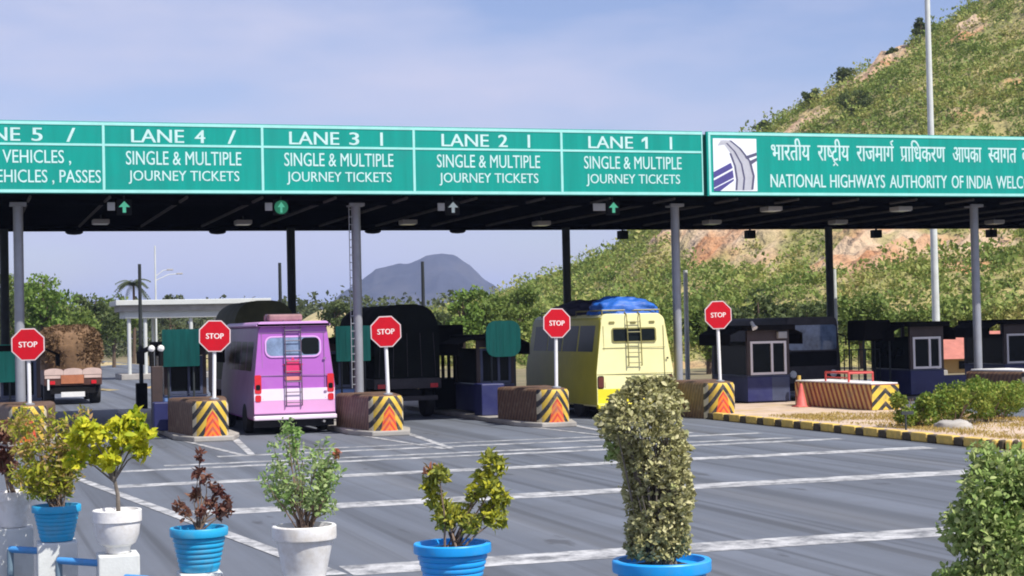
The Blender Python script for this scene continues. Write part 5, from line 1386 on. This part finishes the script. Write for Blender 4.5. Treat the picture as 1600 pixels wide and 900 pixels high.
# 2: yellow-green leafy head on a bare stem
t, h, k = potted(2, 'yellow green leafy plant on a bare stem in a round white pot')
tips = [(-0.26, 0, .52), (-0.17, .06, .40), (-0.10, -.05, .55), (-0.02, .04, .44), (0.03, .0, .60), (0.10, -.05, .50), (0.17, .04, .42), (0.13, .02, .66), (0.20, 0, .55), (-.2, -.06, .60), (-0.03, -.06, .36), (-.30, .02, .36)]
mb = MB(); fk = R0 * (-0.02) + Vector((0, 0, h + 0.24)); mb.tube([(0.01, 0, h * 0.86), (0.008, 0.004, h + 0.1), fk], [0.017, 0.014, 0.012], 8)
for (u, v, z) in tips:
    e = R0 * u + Vector((sy_, cy_, 0)) * v + Vector((0, 0, h + z)); mb.tube([fk - Vector((0, 0, 0.04)), fk.lerp(e, 0.5) + Vector((0, 0, 0.015)), e], [0.008, 0.006, 0.003], 6)
mb.build('stem', 'twig_grey', t, smooth=True)
foliage(t, h, [(u, v, z, 0.085, 0.075) for u, v, z in tips], 1050, 0.066, 'leaf_yellow_green', 6, 1.9)
# 3: maroon twiggy plant in a blue pot
t, h, k = potted(3, 'sparse maroon twiggy plant in a ridged blue pot')
tips = [(0.02, 0, .50), (0.0, .02, .38), (0.06, -.02, .32), (0.13, .02, .26), (0.19, 0, .17), (0.15, .02, .10), (-0.10, 0, .10), (-0.14, .02, .15), (-.02, .03, .22), (0.08, 0.04, .16), (0.02, -.04, .10), (.21, -.02, .12)]
branchy(t, h, tips, 0.007, 'twig', 7, 0.02)
foliage(t, h, [(u, v, z, 0.045, 0.05) for u, v, z in tips], 420, 0.050, 'leaf_maroon', 8, 2.2)
# 4: small-leaved green bush
t, h, k = potted(4, 'airy small leaved green bush in a tapered white pot')
tips = [(rgb.uniform(-.24, .22) * (1 - 0.9 * abs(zz - .3)), rgb.uniform(-.15, .15), zz) for zz in rgb.uniform(.12, .52, 36)] + [(-.10, 0, .66), (-.07, .02, .60), (-.12, 0, .56), (-.05, 0, .62), (.17, 0, .32), (.22, 0, .36)]
branchy(t, h, tips, 0.006, 'twig', 9, 0.04)
foliage(t, h, [(u, v, z, 0.06, 0.06) for u, v, z in tips] + [(u * .7, v * .7, z * .8, 0.06, 0.06) for u, v, z in tips], 2300, 0.034, 'leaf_small_green', 10, 2.0)
branchy(t, h, [(.225, 0, .46)], 0.004, 'twig', 11, 0.03, name='flower_stalk')
foliage(t, h, [(.225, 0, .46, 0.03, 0.035)], 26, 0.034, 'leaf_croton_red', 12, name='flower')
# 5: two-lobed croton
t, h, k = potted(5, 'two lobed yellow and green croton in a bright blue pot')
tips = [(-.13, 0, .36), (-.10, .03, .26), (-.07, -.02, .42), (-.03, .02, .20), (0.0, 0, .15), (.06, .03, .17), (.14, 0, .30), (.20, .02, .40), (.24, 0, .50), (.29, .02, .46), (.25, -.02, .34), (.30, 0, .26), (.22, .03, .18), (.28, -.02, .14), (.12, -.03, .12), (-.06, .02, .13)]
branchy(t, h, tips, 0.008, 'twig', 13, 0.06)
foliage(t, h, [(u, v, z, 0.065, 0.065) for u, v, z in tips], 1700, 0.050, 'leaf_croton', 14, 2.4)
foliage(t, h, [(-.11, 0, .45, 0.05, 0.05), (-.08, .02, .42, 0.045, 0.04)], 60, 0.05, 'leaf_croton_red', 15, 2.2, name='red_foliage')
# 6: tall clipped dusty column
t, h, k = potted(6, 'tall clipped column of dusty pale olive leaves in a wide blue pot')
prof = [(0.00, -.02, .165), (.08, -.02, .18), (.16, -.01, .17), (.26, -.005, .168), (.36, 0.0, .17), (.46, -.01, .182), (.56, -.035, .19), (.66, -.08, .225), (.76, -.095, .24), (.84, -.085, .225), (.91, -.06, .185), (.97, -.04, .13)]
zz = np.array([p[0] for p in prof])
rg = np.random.default_rng(61); n_ = 15000
z = rg.uniform(0, 1.0, n_); cxp = np.interp(z, zz, [p[1] for p in prof]); rr_ = np.interp(z, zz, [p[2] for p in prof])
a = rg.uniform(0, 2 * math.pi, n_); lumpy = 1 + 0.42 * (fbm(a * 2.2, z * 9, 1.0, 15) - 0.47) * 2
rad = rr_ * lumpy * rg.uniform(0.30, 1.0, n_) ** 0.42
keep = fbm(a * 2.4, z * 15, 1.5, 51) > np.where(z > 0.8, 0.32, 0.385)
u = (cxp + rad * np.cos(a))[keep]; v = (rad * np.sin(a))[keep]; z = z[keep]
P = np.stack([u * cy_ + v * sy_, -u * sy_ + v * cy_, h + z + 0.01], -1); aa = a[keep]
qo = np.stack([np.cos(aa) * cy_ + np.sin(aa) * sy_, -np.cos(aa) * sy_ + np.sin(aa) * cy_, np.zeros(len(aa))], -1)
V, F = leaf_ovate(P, np.full(len(P), 0.029), rg, 1.6, out=qo * 0.7)
npmesh('foliage', V, F, 'leaf_dusty', t)
tips = [(float(np.interp(q, zz, [p[1] for p in prof])) + rg.uniform(-.15, .15), rg.uniform(-.15, .15), q) for q in rg.uniform(.25, .94, 80)]
branchy(t, h, tips, 0.009, 'twig_grey', 16, 0.07)
foliage(t, h, [(-.26, .0, .66, .05, .05), (-.22, 0, .60, .06, .05), (-.27, .02, .56, .04, .04)], 150, 0.038, 'leaf_dusty_green', 17, name='side_sprig')
# 7: big bush at the right
t, h, k = potted(7, 'big rounded green bush at the near end of the balustrade')
blobs = [(.0, 0, .10, .22, .16), (-.16, 0, .12, .13, .12), (.16, 0, .14, .16, .16), (.02, 0, .34, .20, .18), (-.10, .02, .40, .13, .14), (.16, .02, .42, .17, .18), (.04, 0, .60, .17, .15), (.16, 0, .66, .14, .14), (.24, 0, .55, .14, .16), (-.04, -.05, .50, .12, .12), (.0, .02, .74, .09, .09), (.12, -.06, .30, .15, .2)]
foliage(t, h, blobs, 9000, 0.034, 'leaf_dusty_green', 18, 1.7)
branchy(t, h, [(b[0] * .9, b[1], b[2]) for b in blobs] + [(b[0] * .5, b[1] + .05, b[2] * .9) for b in blobs], 0.010, 'twig', 19, 0.05)

# ------------------------------------------------------------------ air
HAZE = True
if HAZE:
    m = bpy.data.materials.new('haze_air'); m.use_nodes = True; nt = m.node_tree
    nt.nodes.remove(nt.nodes['Principled BSDF'])
    pv = nt.nodes.new('ShaderNodeVolumePrincipled')
    pv.inputs['Color'].default_value = (0.50, 0.63, 1.0, 1); pv.inputs['Density'].default_value = 0.00015; pv.inputs['Anisotropy'].default_value = 0.0
    nt.links.new(pv.outputs[0], nt.nodes['Material Output'].inputs['Volume'])
    MATS['haze_air'] = m
    o = MB().box(-3600, 5100, -310, 9100, -2, 165).build('haze', 'haze_air', kind='stuff', label='thin bluish air haze over the whole valley')
    o.visible_shadow = True
